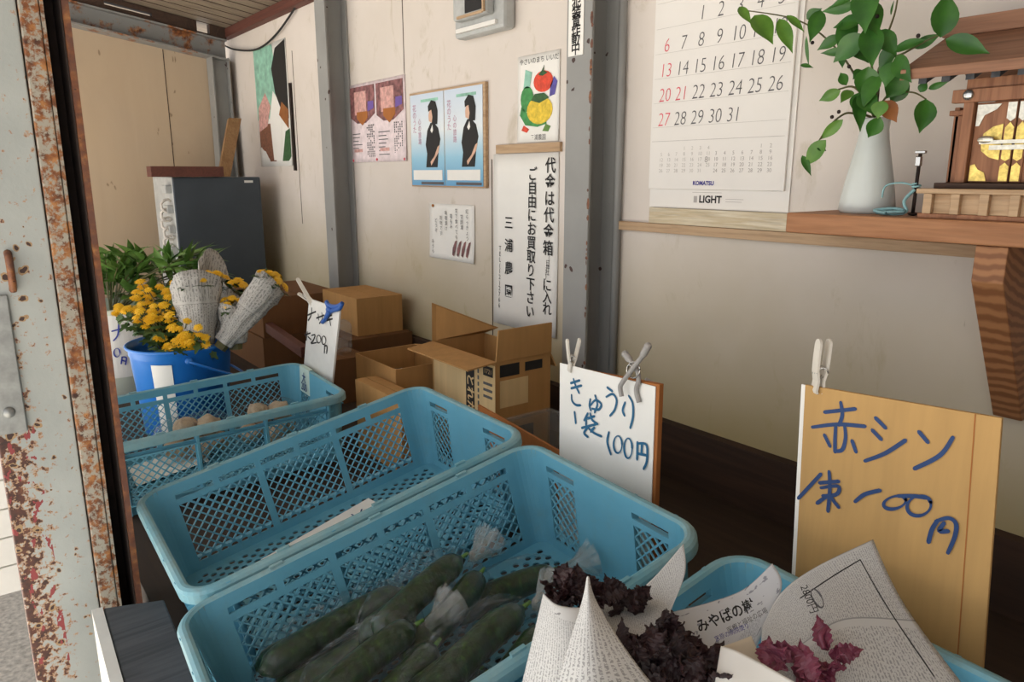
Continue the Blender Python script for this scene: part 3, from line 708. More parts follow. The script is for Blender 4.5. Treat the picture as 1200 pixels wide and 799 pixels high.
# vase
VX, VY, VZ = -.700, 1.375, zz(-.070)
b = MB(); prof = [(.0, .0), (.044, .0), (.049, .006), (.0475, .02), (.042, .055), (.034, .095), (.027, .130), (.0245, .150), (.0255, .168), (.0235, .170), (.021, .150), (.022, .12), (.03, .06), (.0, .02)]
b.lathe(prof, 40, (VX, VY, VZ)); tag(obj('vase', b, 'porcelain', smooth=True), 'white porcelain vase holding leafy branches on the wall shelf', 'vase')
def leaf_mb(mb, base, dirv, nrm, L, Wd, curl=.15, fold=.25, n=7, serr=0, ruff=0, seed=0):
    d = V(dirv).normalized(); nn = V(nrm); nn = (nn - d * nn.dot(d)).normalized(); s = d.cross(nn); rows = []
    for i in range(n + 1):
        u = i / n; wd = Wd * (math.sin(PI * min(1, u ** .8)) ** (.8 + .5 * u) if 0 < u < 1 else 0.02)
        c = V(base) + d * (L * u) - nn * (curl * L * u * u)
        row = []
        for j in (-1, -.5, 0, .5, 1):
            rf = ruff * Wd * math.sin(u * 21 + j * 3 + seed) * abs(j)
            ww = wd * (1 + (serr * (1 if i % 2 else -1) if abs(j) == 1 else 0))
            row.append(c + s * (j * ww * .5) + nn * (fold * abs(j) * wd * .5 + rf))
        rows.append(row)
    mb.grid(rows)
t = thing('leafy_branch', 'glossy green leafy branches standing in the white vase', 'branch', (VX, VY, VZ + .15))
tw = MB(); mouth = V((VX, VY, VZ + .16))
twigs = [[(1000, 85, 1.36), (968, 45, 1.34), (930, 22, 1.33), (872, 12, 1.32)], [(1030, 80, 1.33), (1060, 62, 1.30), (1085, 48, 1.28), (1103, 40, 1.27)],
         [(1020, 60, 1.33), (1012, 10, 1.30), (1005, -40, 1.28)], [(1000, 133, 1.32), (985, 136, 1.30), (966, 155, 1.29), (948, 186, 1.28)],
         [(1040, 112, 1.33), (1068, 108, 1.30), (1085, 116, 1.28)], [(1005, 105, 1.33), (985, 104, 1.32), (972, 112, 1.31)], [(1035, 60, 1.36), (1050, 10, 1.38), (1055, -40, 1.4)]]
for w_ in twigs:
    p = [mouth - V((0, 0, .1)), mouth] + [aty(x, y, Y) for x, y, Y in w_]; n = len(smooth_path(p))
    tw.tube(smooth_path(p), [.0028 - .0018 * i / n for i in range(n)], 6)
obj('twig', tw, 'stem', t, smooth=True)
LV = [(866, 8, 879, 24, 12, 1.32), (884, 18, 905, 46, 26, 1.31), (913, 22, 928, 58, 18, 1.31), (922, 18, 942, 34, 10, 1.32), (962, 12, 950, 46, 20, 1.32), (945, 42, 946, 78, 5, 1.31), (938, 76, 952, 78, 6, 1.31),
      (945, 22, 962, 10, 14, 1.33), (1005, 5, 962, 14, 14, 1.30), (1003, -6, 972, 8, 9, 1.28), (1008, 2, 1030, 36, 30, 1.29), (1016, -20, 1012, 34, 30, 1.27), (1010, 25, 976, 30, 20, 1.31), (1012, 40, 976, 72, 26, 1.30), (998, 20, 985, 62, 24, 1.32),
      (985, 42, 958, 58, 14, 1.33), (992, 60, 962, 62, 10, 1.33), (1020, 30, 1022, 74, 26, 1.28), (1028, 36, 1050, 62, 22, 1.29), (1050, 56, 1028, 82, 22, 1.31), (1048, 72, 1036, 100, 22, 1.27), (1050, 66, 1064, 94, 20, 1.26),
      (1046, 60, 1085, 44, 13, 1.29), (1070, 56, 1102, 40, 12, 1.29), (1102, 44, 1112, -10, 26, 1.24), (1108, 46, 1158, 60, 20, 1.25), (1062, 84, 1038, 116, 26, 1.29), (1064, 92, 1042, 122, 22, 1.30), (1018, 78, 1012, 114, 26, 1.27), (1030, 86, 1010, 124, 20, 1.28),
      (1010, 108, 1024, 132, 22, 1.27), (1008, 108, 1000, 132, 16, 1.29), (1004, 112, 1010, 150, 16, 1.27), (1034, 118, 1028, 138, 18, 1.26), (1032, 137, 1017, 162, 18, 1.26),
      (985, 106, 960, 118, 14, 1.31), (998, 106, 986, 118, 14, 1.31), (992, 100, 984, 84, 12, 1.31), (988, 60, 986, 80, 10, 1.32), (1085, 116, 1080, 154, 24, 1.26), (1078, 108, 1086, 96, 10, 1.28), (1088, 104, 1110, 96, 7, 1.29),
      (988, 140, 960, 164, 13, 1.29), (968, 164, 942, 194, 20, 1.27), (962, 166, 956, 186, 14, 1.28), (940, 182, 950, 204, 9, 1.27), (958, 172, 968, 176, 10, 1.27), (1052, -12, 1080, -30, 20, 1.36), (1000, -30, 980, -8, 24, 1.3),
      (1044, 18, 1046, 2, 3, 1.36), (1010, 82, 1000, 92, 12, 1.33), (1030, 40, 1008, 48, 18, 1.33), (1000, 50, 1016, 70, 20, 1.33)]
random.seed(2)
for i, (xa, ya, xb, yb, wd, Y) in enumerate(LV):
    A = aty(xa, ya, Y); B = aty(xb, yb, Y - random.uniform(-.012, .03)); L = (B - A).length * 1.03
    nrm = (ORG - A).normalized() + V((random.uniform(-.5, .5), random.uniform(-.3, .3), random.uniform(-.1, .7)))
    m_ = MB(); leaf_mb(m_, A, B - A, nrm, L, wd * .00172 * .88, .12, .30, 8)
    obj('leaf', m_, 'leaf2' if i in (2, 3, 36, 1, 0, 33, 35, 43, 42) else 'leaf', t, smooth=True)
A = aty(1036, 118, 1.28); B = aty(1050, 142, 1.27); m_ = MB(); leaf_mb(m_, A, B - A, ORG - A, (B - A).length, .028, .1, .1); obj('leaf', m_, 'leafbrown', t, 'withered orange-brown leaf', smooth=True)
for x, y, Y in ((1028, 19, 1.28), (1076, 42, 1.28), (1005, 58, 1.3), (952, 50, 1.32), (983, 131, 1.29), (975, 137, 1.29), (995, 78, 1.3)):
    bd = MB(); bd.ball(aty(x, y, Y), .0035, 8, 6); obj('bud', bd, 'darksteel', t, smooth=True)

# dark rod with pale blue cord
t = thing('metal_rod', 'small dark metal rod wound with pale blue cord beside the vase', 'rod', (-.60, 1.34, VZ))
b = MB(); b.tube([(-.602, 1.345, VZ), (-.601, 1.345, VZ + .105)], .0032, 8); b.ball((-.602, 1.345, VZ + .003), (.008, .008, .003)); obj('rod', b, 'darksteel', t, smooth=True)
b = MB(); b.box(-.606, -.598, 1.34, 1.35, VZ + .084, VZ + .100); b.box(-.609, -.592, 1.341, 1.349, VZ + .105, VZ + .110); obj('clamp', b, 'brightmetal', t, bevel=.001)
b = MB()
p = [(-.601 + .006 * math.cos(a), 1.345 + .006 * math.sin(a), VZ + .046 + .0008 * a) for a in [k * .5 for k in range(24)]]; b.tube(p, .0018, 6)
b.tube(smooth_path([(-.607, 1.345, VZ + .052), (-.625, 1.335, VZ + .056), (-.648, 1.332, VZ + .05), (-.652, 1.332, VZ + .03)]), .0016, 6)
b.tube(smooth_path([(-.601, 1.339, VZ + .045), (-.612, 1.33, VZ + .025), (-.604, 1.325, VZ + .008), (-.62, 1.32, VZ + .003), (-.65, 1.318, VZ + .004), (-.635, 1.31, VZ + .006), (-.605, 1.318, VZ + .008), (-.625, 1.326, VZ + .012), (-.655, 1.316, VZ + .008), (-.63, 1.306, VZ + .004)]), .003, 6)
obj('cord', b, 'cyancord', t, smooth=True)

# small household shrine
SX, SY, SZ = -.450, 1.30, zz(-.070)
t = thing('shrine', 'small weathered wooden shrine with gold-fitted doors on the shelf', 'shrine', (SX, 1.38, SZ))
def sbx(name, x0, x1, y0, y1, z0, z1, mat='shrinewood', lab=None, par=None, bv=.0012):
    b = MB(); b.box(SX + x0, SX + x1, y0, y1, zz(z0), zz(z1)); return obj(name, b, mat, par or t, lab, bevel=bv)
sbx('base_slab', -.118, .118, 1.285, 1.475, -.070, -.062)
sbx('veranda_panel', -.112, .112, 1.288, 1.296, -.062, -.030, 'stripwood')
sbx('veranda_rail', -.120, .120, 1.276, 1.300, -.030, -.022, 'stripwood')
for k in range(6):
    x = -.108 + k * .0415; sbx('veranda_post', x, x + .0135, 1.277, 1.288, -.062, -.030, 'stripwood')
sbx('floor_board', -.100, .100, 1.290, 1.475, -.022, -.013, 'darkwood')
sbx('side_wall', -.094, -.086, 1.318, 1.47, -.013, .105); sbx('side_wall', .086, .094, 1.318, 1.47, -.013, .105); sbx('rear_wall', -.09, .09, 1.462, 1.47, -.013, .13)
sbx('side_cap', -.099, -.078, 1.312, 1.47, .092, .100); sbx('side_cap', .078, .099, 1.312, 1.47, .092, .100)
sbx('wing_panel', -.092, -.072, 1.318, 1.322, -.013, .092); sbx('wing_panel', .072, .092, 1.318, 1.322, -.013, .092)
sbx('pillar', -.075, -.060, 1.302, 1.318, -.013, .122); sbx('pillar', .060, .075, 1.302, 1.318, -.013, .122)
sbx('lintel', -.092, .092, 1.298, 1.312, .110, .130)
sbx('crown_beam', -.075, .075, 1.304, 1.318, .130, .146)
for sx in (-1, 1):
    b = MB(); b.ball((SX + sx * .068, 1.2975, zz(.121)), (.0085, .005, .0085), 16, 8); obj('nail_cover', b, 'brightmetal', t, 'silver domed nail cover', smooth=True)
for sx in (-1, 1):
    x0, x1 = (-.059, -.001) if sx < 0 else (.001, .059)
    d_ = sbx('door', x0, x1, 1.312, 1.316, -.012, .109, 'shrinewood')
    e = sx * .001
    sbx('door_stile', *sorted((sx * .001, sx * .016)), 1.3085, 1.312, -.012, .109, 'shrinewood', None, d_)
    def foil(pts, mat='gold', y=1.3112):
        b = MB(); b.prism([(SX + sx * x, y, zz(z)) for x, z in pts], (0, -.001, 0)); obj('foil_fitting', b, mat, d_, 'embossed gold fitting')
    foil([(.057, .106), (.024, .106), (.030, .098), (.046, .090), (.052, .074), (.057, .074)], 'silver')
    foil([(.057, -.010), (.057, .014), (.051, .016), (.046, .008), (.036, .003), (.032, -.010)])
    foil([(.002, .107), (.014, .107), (.014, .084), (.008, .079), (.002, .084)], 'silver', 1.3083)
    foil([(.002, -.010), (.014, -.010), (.014, .012), (.008, .018), (.002, .012)], 'gold', 1.3083)
    foil([(x, z) for x, z in [(.018, .022), (.032, .026), (.044, .036), (.046, .048), (.044, .062), (.032, .072), (.018, .076)]], 'gold')
    foil([(.002, .024), (.008, .020), (.014, .024), (.014, .07), (.008, .078), (.002, .07)], 'gold', 1.3083)
b = MB(); b.box(SX - .044, SX + .044, 1.298, 1.303, zz(.046), zz(.0515)); b.ball((SX - .036, 1.3, zz(.0525)), (.012, .004, .006), 14, 8); b.box(SX - .03, SX + .03, 1.300, 1.306, zz(.037), zz(.044)); obj('door_bolt', b, 'silver', t, 'silver sliding bolt', smooth=False)
# roof: two sloping slabs with eave and ridge
def roof_slab(y0, z0, y1, z1, xa, xb, th, name, mat):
    b = MB(); b.hexa([(SX - xa, y0, zz(z0)), (SX + xa, y0, zz(z0)), (SX + xb, y1, zz(z1)), (SX - xb, y1, zz(z1)), (SX - xa, y0, zz(z0 + th)), (SX + xa, y0, zz(z0 + th)), (SX + xb, y1, zz(z1 + th)), (SX - xb, y1, zz(z1 + th))]); return obj(name, b, mat, t, bevel=.001)
roof_slab(1.245, .146, 1.385, .214, .152, .142, .016, 'front_roof', 'shrineroof')
roof_slab(1.49, .165, 1.385, .214, .150, .142, .016, 'rear_roof', 'shrineroof')
sbx('ridge_board', -.148, .148, 1.365, 1.395, .222, .250, 'shrineroof')
for k in range(8):
    x = -.130 + k * .0345; b = MB(); b.hexa([(SX + x, 1.262, zz(.140)), (SX + x + .012, 1.262, zz(.140)), (SX + x + .012, 1.34, zz(.172)), (SX + x, 1.34, zz(.172)), (SX + x, 1.262, zz(.151)), (SX + x + .012, 1.262, zz(.151)), (SX + x + .012, 1.34, zz(.186)), (SX + x, 1.34, zz(.186))]); obj('rafter', b, 'greywood', t)

# ------------------------------------------------------------------ blue crates
CL, CW, CH, CR, INS = .63, .43, .188, .052, .0135
TAPER = .075
def peri_pts():
    """outer rim as a rounded rectangle (x right, y back): straight/arc pieces with arc length"""
    hx, hy = CW / 2, CL / 2; r = CR
    segs = [('s', V((-hx, -hy + r)), V((-hx, hy - r)), V((-1, 0))), ('a', V((-hx + r, hy - r)), PI, PI / 2), ('s', V((-hx + r, hy)), V((hx - r, hy)), V((0, 1))), ('a', V((hx - r, hy - r)), PI / 2, 0),
            ('s', V((hx, hy - r)), V((hx, -hy + r)), V((1, 0))), ('a', V((hx - r, -hy + r)), 0, -PI / 2), ('s', V((hx - r, -hy)), V((-hx + r, -hy)), V((0, -1))), ('a', V((-hx + r, -hy + r)), -PI / 2, -PI)]
    return segs
def on_seg(sg, f, inset):
    if sg[0] == 's': p = sg[1].lerp(sg[2], f); n = sg[3]
    else: a = sg[2] + (sg[3] - sg[2]) * f; n = V((math.cos(a), math.sin(a))); p = sg[1] + n * CR
    return p - n * inset, n
def wall_pt(sg, f, d, t=0):
    p, n = on_seg(sg, f, INS + TAPER * d + t); return V((p.x, p.y, CH - d))
def wall_cells(mb, sg, L, holes, d0, d1, th=.003, divs=None):
    us = sorted({0.0, L} | {h[0] for h in holes} | {h[1] for h in holes} | set(divs or []))
    ds = sorted({d0, d1} | {h[2] for h in holes} | {h[3] for h in holes})
    for a, c in zip(us, us[1:]):
        for e, g in zip(ds, ds[1:]):
            m, k = (a + c) / 2, (e + g) / 2
            if any(h[0] < m < h[1] and h[2] < k < h[3] for h in holes): continue
            o = [wall_pt(sg, a / L, e), wall_pt(sg, c / L, e), wall_pt(sg, c / L, g), wall_pt(sg, a / L, g)]
            i = [wall_pt(sg, a / L, e, th), wall_pt(sg, c / L, e, th), wall_pt(sg, c / L, g, th), wall_pt(sg, a / L, g, th)]
            mb.hexa(o + i)
def lattice(mb, sg, L, u0, u1, d0, d1, per=.0205, wd=.0036):
    Wd, H = u1 - u0, d1 - d0
    for sgn in (1, -1):
        k = -H if sgn > 0 else 0
        k = math.floor(k / per) * per
        while k < Wd + H:
            # line u = k + sgn*d  (d from 0..H)
            a0, a1 = 0, H
            ua, ub = (k, k + H) if sgn > 0 else (k, k - H)
            pts = []
            lo, hi = 0.0, H
            if sgn > 0: lo, hi = max(0, -k), min(H, Wd - k)
            else: lo, hi = max(0, k - Wd), min(H, k)
            if hi - lo > .002:
                A = (k + sgn * lo, lo); B = (k + sgn * hi, hi)
                q = []
                for t_ in (0, .0026):
                    for (u, d), s_ in ((A, -1), (A, 1), (B, 1), (B, -1)):
                        uu = min(max(u + s_ * wd * .72, 0), Wd); q.append(wall_pt(sg, (u0 + uu) / L, d0 + d, t_))
                mb.hexa(q)
            k += per
def build_crate(label):
    t = thing('plastic_crate', label, 'crate', group='blue produce crates')
    segs = peri_pts(); body = MB(); lat = []
    for i, sg in enumerate(segs):
        if sg[0] == 'a':
            for k in range(6):
                f0, f1 = k / 6, (k + 1) / 6
                for e, g in ((.0, CH * .5), (CH * .5, CH)):
                    body.hexa([wall_pt(sg, f0, e), wall_pt(sg, f1, e), wall_pt(sg, f1, g), wall_pt(sg, f0, g), wall_pt(sg, f0, e, .003), wall_pt(sg, f1, e, .003), wall_pt(sg, f1, g, .003), wall_pt(sg, f0, g, .003)])
            continue
        L = (sg[2] - sg[1]).length; long_ = L > .4; holes = []
        if long_:
            m = .012; pw = (L - 2 * m) / 3
            for k in range(3):
                a = m + k * pw; holes.append((a + .007, a + pw - .007, .043, CH - .020))
                for h in (0, 1): holes.append((a + .006 + h * pw / 2, a + pw / 2 - .006 + h * pw / 2, .020, .031))
        else:
            for c in (.055, L - .055): holes.append((c - .036, c + .036, .043, CH - .020)); holes.append((c - .038, c + .038, .022, .033))
        wall_cells(body, sg, L, holes, 0, CH)
        for h in holes:
            if h[3] - h[2] > .05: lb = MB(); lattice(lb, sg, L, *h); lat.append(lb)
        # outside ribs and ledge
        rib = [m + k * pw for k in range(4)] if long_ else [.014, .096, L - .096, L - .014]
        for u in rib: 
            o = [wall_pt(sg, (u - .003) / L, d, tt) for d, tt in ((.0, 0), (CH, 0))]
            body.hexa([wall_pt(sg, (u - .003) / L, .0, -.012), wall_pt(sg, (u + .003) / L, .0, -.012), wall_pt(sg, (u + .003) / L, CH, -.007), wall_pt(sg, (u - .003) / L, CH, -.007),
                       wall_pt(sg, (u - .003) / L, .0, 0), wall_pt(sg, (u + .003) / L, .0, 0), wall_pt(sg, (u + .003) / L, CH, 0), wall_pt(sg, (u - .003) / L, CH, 0)])
        for d in (.038, CH - .028):
            body.hexa([wall_pt(sg, 0, d, -.011), wall_pt(sg, 1, d, -.011), wall_pt(sg, 1, d + .003, -.011), wall_pt(sg, 0, d + .003, -.011), wall_pt(sg, 0, d, 0), wall_pt(sg, 1, d, 0), wall_pt(sg, 1, d + .003, 0), wall_pt(sg, 0, d + .003, 0)])
    obj('body', body, 'crate', t, local=True)
    for lb in lat: obj('lattice_panel', lb, 'crate', t, local=True)
    # rim swept round the rounded rectangle; profile = (inset from the outside, depth)
    prof = [(INS + .0035, .008), (INS + .003, .000), (INS - .001, -.003), (.008, -.003), (.003, -.0005), (.0, .004), (.0, .019), (.0028, .019), (.003, .007), (.008, .003), (INS, .004), (INS + .0035, .008)]
    rings = []
    for sg in segs:
        for k in range(9 if sg[0] == 'a' else 2):
            f = k / 8 if sg[0] == 'a' else k
            if sg[0] == 'a' and k in (0, 8): continue
            rings.append([(lambda pn: V((pn[0].x, pn[0].y, CH - d)))(on_seg(sg, f, ins)) for ins, d in prof])
    rings.append(rings[0]); rm = MB(); rm.grid(rings); obj('rim', rm, 'crate_rim', t, local=True, smooth=False)
    # stacking lugs on the rim
    for sg in (segs[0], segs[4]):
        L = (sg[2] - sg[1]).length
        for u in (.1, L / 2, L - .1):
            a = [wall_pt(sg, (u + s_) / L, -.0025, tt) for s_, tt in ((-.010, .001), (.010, .001), (.010, -.005), (-.010, -.005))]
            lg = MB(); lg.hexa(a + [p + V((0, 0, .004)) for p in a]); obj('stacking_lug', lg, 'crate_rim', t, local=True)
    # base with rows of slots
    hx, hy = CW / 2 - INS - TAPER * CH - .001, CL / 2 - INS - TAPER * CH - .001
    bs = MB(); nx, ny = 26, 40; mg = .022
    cwx, cwy = (2 * hx - 2 * mg) / nx, (2 * hy - 2 * mg) / ny
    def rc(x): return x
    bs.add([(-hx, -hy, 0), (hx, -hy, 0), (hx, -hy + mg, 0), (-hx, -hy + mg, 0)], [(0, 1, 2, 3)]); bs.add([(-hx, hy - mg, 0), (hx, hy - mg, 0), (hx, hy, 0), (-hx, hy, 0)], [(0, 1, 2, 3)])
    bs.add([(-hx, -hy + mg, 0), (-hx + mg, -hy + mg, 0), (-hx + mg, hy - mg, 0), (-hx, hy - mg, 0)], [(0, 1, 2, 3)]); bs.add([(hx - mg, -hy + mg, 0), (hx, -hy + mg, 0), (hx, hy - mg, 0), (hx - mg, hy - mg, 0)], [(0, 1, 2, 3)])
    for i in range(nx):
        for j in range(ny):
            x, y = -hx + mg + i * cwx, -hy + mg + j * cwy; c = V((x + cwx / 2, y + cwy / 2, 0))
            co = [V((x, y, 0)), V((x + cwx, y, 0)), V((x + cwx, y + cwy, 0)), V((x, y + cwy, 0))]
            if (i + j) % 2 == 0:
                bs.add(co, [(0, 1, 2, 3)]); continue
            a, d = cwx * .46, cwy * .44
            ih = [c + V((-a, -d * .4, 0)), c + V((-a * .5, -d, 0)), c + V((a * .5, -d, 0)), c + V((a, -d * .4, 0)), c + V((a, d * .4, 0)), c + V((a * .5, d, 0)), c + V((-a * .5, d, 0)), c + V((-a, d * .4, 0))]
            bs.add(co + ih, [(0, 1, 6, 5), (1, 7, 6), (1, 2, 8, 7), (2, 9, 8), (2, 3, 10, 9), (3, 11, 10), (3, 0, 4, 11), (0, 5, 4)])
    obj('base', bs, 'crate', t, local=True, solid=.003, off=1)
    return t
def crate_pose(X, Y, z, yaw, tilt):
    R = Matrix.Rotation(yaw, 3, 'Z') @ Matrix.Rotation(tilt, 3, 'X')
    c = V((X, Y, z + EYE)) + R @ V((CW / 2, -CL / 2, -CH)); return c, (R.to_euler())
PF = crate_pose(-.980, .795, -.468, -.069, .217)
PM = crate_pose(-1.432, .832, -.471, -.032, .195)
PB = crate_pose(-2.213, .843, -.580, -.047, .048)
PR = crate_pose(-.528, .780, -.480, -.039, .19)
crate_f = build_crate('blue plastic crate holding bagged cucumbers, front centre'); crate_f.location, crate_f.rotation_euler = PF
crate_m = dup(crate_f, 'nearly empty blue plastic crate with a paper slip on its floor', location=PM[0], rotation_euler=PM[1])
crate_b = dup(crate_f, 'blue plastic crate with a price sticker, in front of the bucket', location=PB[0], rotation_euler=PB[1])
crate_r = dup(crate_f, 'blue plastic crate under the newspaper bundles, at the lower right', location=PR[0], rotation_euler=PR[1])
MF, MM, MBk, MR = [Matrix.LocRotScale(p[0], p[1], None) for p in (PF, PM, PB, PR)]
def on_crate(Mx, x, y, h): # pixel on the plane h above that crate's base, in world coordinates
    return atp(x, y, Mx @ V((0, 0, h)), (Mx.to_3x3() @ V((0, 0, 1))))
# timber that props the back of the crates
b = MB(); b.box(-1.50, .3, .80, .90, FLOOR, .777); tag(obj('prop_timber', b, 'darkwood', bevel=.004), 'dark timber propping up the backs of the front crates', 'timber')
# sticker on the back crate
st = MB(); L = []
for k in range(5):
    u = .045 + .075 * k / 4; L.append((CW / 2 - .02 - .09 + .09 * k / 4))
hy = CL / 2
st.grid([[(x, hy - .0165 - .0055, CH - .075), (x, hy - .0165 - .0012, CH - .02), (x, hy - .0165, CH + .005), (x, hy - .004, CH + .005), (x, hy + .002, CH - .01)] for x in [-.15 + .085 * k / 4 for k in range(5)]])
s_ = obj('price_sticker', st, 'paper_blue', crate_b, 'pale green price sticker', local=True, solid=.0008)
text(s_, 'lettering', '大\n200', 'blue_ink', (-.108, hy - .0225, CH - .042), (1, 0, 0), (0, .08, 1), .034, 'CENTER', local=True, off=.0006, lead=.8)

# ------------------------------------------------------------------ cucumbers in bags
def cucumber(label, A, B, r, bend):
    A, B = V(A), V(B); t = thing('cucumber', label, 'cucumber', A, group='bagged cucumbers')
    ax = (B - A); sd = ax.cross(V((0, 0, 1))).normalized(); n = 16; path = []; rad = []
    for i in range(n + 1):
        u = i / n; path.append(A.lerp(B, u) + sd * bend * math.sin(PI * u)); e = min(u, 1 - u)
        rad.append(r * (1 if e > .16 else math.sqrt(max(.02, 1 - ((.16 - e) / .16) ** 2 * .96))) * (1 - .12 * u))
    b = MB(); b.tube(path, rad, 14); obj('fruit', b, 'cucumber', t, smooth=True)
    b = MB(); d = (path[-1] - path[-2]).normalized(); b.tube([path[-1] - d * .002, path[-1] + d * .008, path[-1] + d * .014], [.004, .003, .0025], 7); obj('stem_end', b, 'leaf2', t, smooth=True)
    return t
def bag(label, A, B, hw, hh, seed, group='clear bags of cucumbers', tuft=True, mat='film', name='plastic_bag', n=54):
    A, B = V(A), V(B); t = thing(name, label, 'bag', A.lerp(B, .5) - V((0, 0, hh)), group=group)
    ax = (B - A); L = ax.length; ax.normalize(); up = V((0, .2, 1)); up = (up - ax * up.dot(ax)).normalized(); sd = ax.cross(up)
    b = MB(); rows = []
    for i in range(n + 1):
        u = i / n; k = (1 - (2 * u - 1) ** 4) ** .5 if u < .93 else (1 - (2 * .93 - 1) ** 4) ** .5 * max(.12, 1 - (u - .93) / .07)
        if u < .04: k = max(k, .25)
        row = []
        for j in range(49):
            a = 2 * PI * j / 48; d = sd * math.cos(a) * hw * k + up * math.sin(a) * hh * k
            q = V((u * 5 + seed, math.cos(a) * 2.2, math.sin(a) * 2.2)); q2 = V((u * 9 + seed, math.cos(a) * 7, math.sin(a) * 7))
            nz = noise.noise(q) * .10 - abs(noise.noise(q2)) * .16 + abs(noise.noise(q2 * 2.3)) * .07 * min(1, 2 - 2 * u)
            row.append(A.lerp(B, u) + d * (1 + nz))
        rows.append(row)
    b.grid(rows); obj('film', b, mat, t, smooth=True)
    if tuft:
        b = MB()
        for q in range(9):
            a = 2 * PI * q / 9; o = sd * math.cos(a) + up * math.sin(a); rows = []
            for i in range(6):
                u = i / 5; c = B + ax * (.055 * u) + o * (.004 + .022 * u ** 1.3)
                w_ = (ax.cross(o)) * (.004 + .013 * u)
                rows.append([c - w_ + o * .004 * math.sin(q + u * 6), c + o * .006 * math.cos(q * 2 + u * 5), c + w_])
            b.grid(rows)
        obj('gathered_end', b, 'clear', t, smooth=True)
    return t
def LC(x, y, h): return MF @ V((x, y, h))
BG = [(LC(-.112, -.245, .088), LC(-.118, .0, .088), 'bag of cucumbers low against the left lattice of the front crate', 'low left', 3),
      (LC(.085, -.24, .052), LC(.08, .02, .052), 'bag of cucumbers at the bottom of the pile, under the front right bag', 'lowest right', 3),
      (LC(-.075, .02, .052), LC(-.03, .215, .052), 'bag of cucumbers furthest back on the bare crate floor', 'rearmost', 2),
      (on_crate(MF, 432, 748, .112), on_crate(MF, 545, 655, .112), 'bag of cucumbers on top at the rear of the pile', 'rear top', 3),
      (on_crate(MF, 372, 845, .128), on_crate(MF, 496, 738, .128), 'bag of cucumbers in the middle of the pile foreground, on top', 'front middle', 3),
      (on_crate(MF, 490, 850, .124), on_crate(MF, 622, 716, .124), 'bag of cucumbers nearest the newspaper bundle, with bright reflections', 'front right', 3)]
for i, (A, B, lab, where, k) in enumerate(BG):
    ax = (B - A)
    if ax.length > .28: A = B - ax.normalized() * .28; ax = B - A
    if i == 3: A = A + (MF.to_3x3() @ V((1, 0, 0))) * .03; B = B + (MF.to_3x3() @ V((1, 0, 0))) * .01; ax = B - A
    up = MF.to_3x3() @ V((0, 0, 1)); sd = ax.cross(up).normalized()
    for j in range(k):
        off = (j - (k - 1) / 2) * .041; dzz = -.004 if j != 1 else .016
        cucumber('dark green cucumber in the %s bag, %s of %s' % (where, ('left', 'middle', 'right')[j if k == 3 else j * 2], 'three' if k == 3 else 'two'), A + ax * .02 + sd * off + up * dzz, B - ax * .06 + sd * off * .8 + up * dzz, .0225, .008 * (-1) ** j)
    if i == 0:
        for j, off in ((0, -.02), (1, .022)): cucumber('dark green cucumber low in the low left bag, %s of the bottom two' % ('left', 'right')[j], A + ax * .05 + sd * off - up * .042, B - ax * .1 + sd * off - up * .042, .0215, .006)
    bag('clear plastic ' + lab, A - ax * .04 - up * (.016 if i == 0 else 0), B + ax * .03 - up * (.016 if i == 0 else 0), 0.022 + .018 * k, .064 if i == 0 else .044, i * 7.3)

# paper slip and pink scrap on the floor of the second crate
t = thing('paper_slip', 'white paper slip with handwriting lying in the nearly empty crate', 'paper', on_crate(MM, 400, 620, .008))
q = [on_crate(MM, *p, .007) for p in ((306, 656), (432, 584), (446, 592), (340, 668))]
up = MM.to_3x3() @ V((0, 0, 1)); b = MB(); b.prism(q, up * .0012); obj('paper', b, 'paper', t)
strokes(t, 'handwriting', [[on_crate(MM, *p, .0085) for p in s] for s in ([(372, 625), (382, 621), (390, 621)], [(412, 603), (420, 606), (428, 602)], [(424, 597), (420, 610)])], .003, up, 'blue_ink')
q = [on_crate(MM, *p, .007) for p in ((447, 590), (470, 578), (474, 582), (452, 596))]
b = MB(); b.prism(q, up * .001); tag(obj('paper_scrap', b, 'pink'), 'small pink paper scrap beside the white slip in the crate', 'paper')

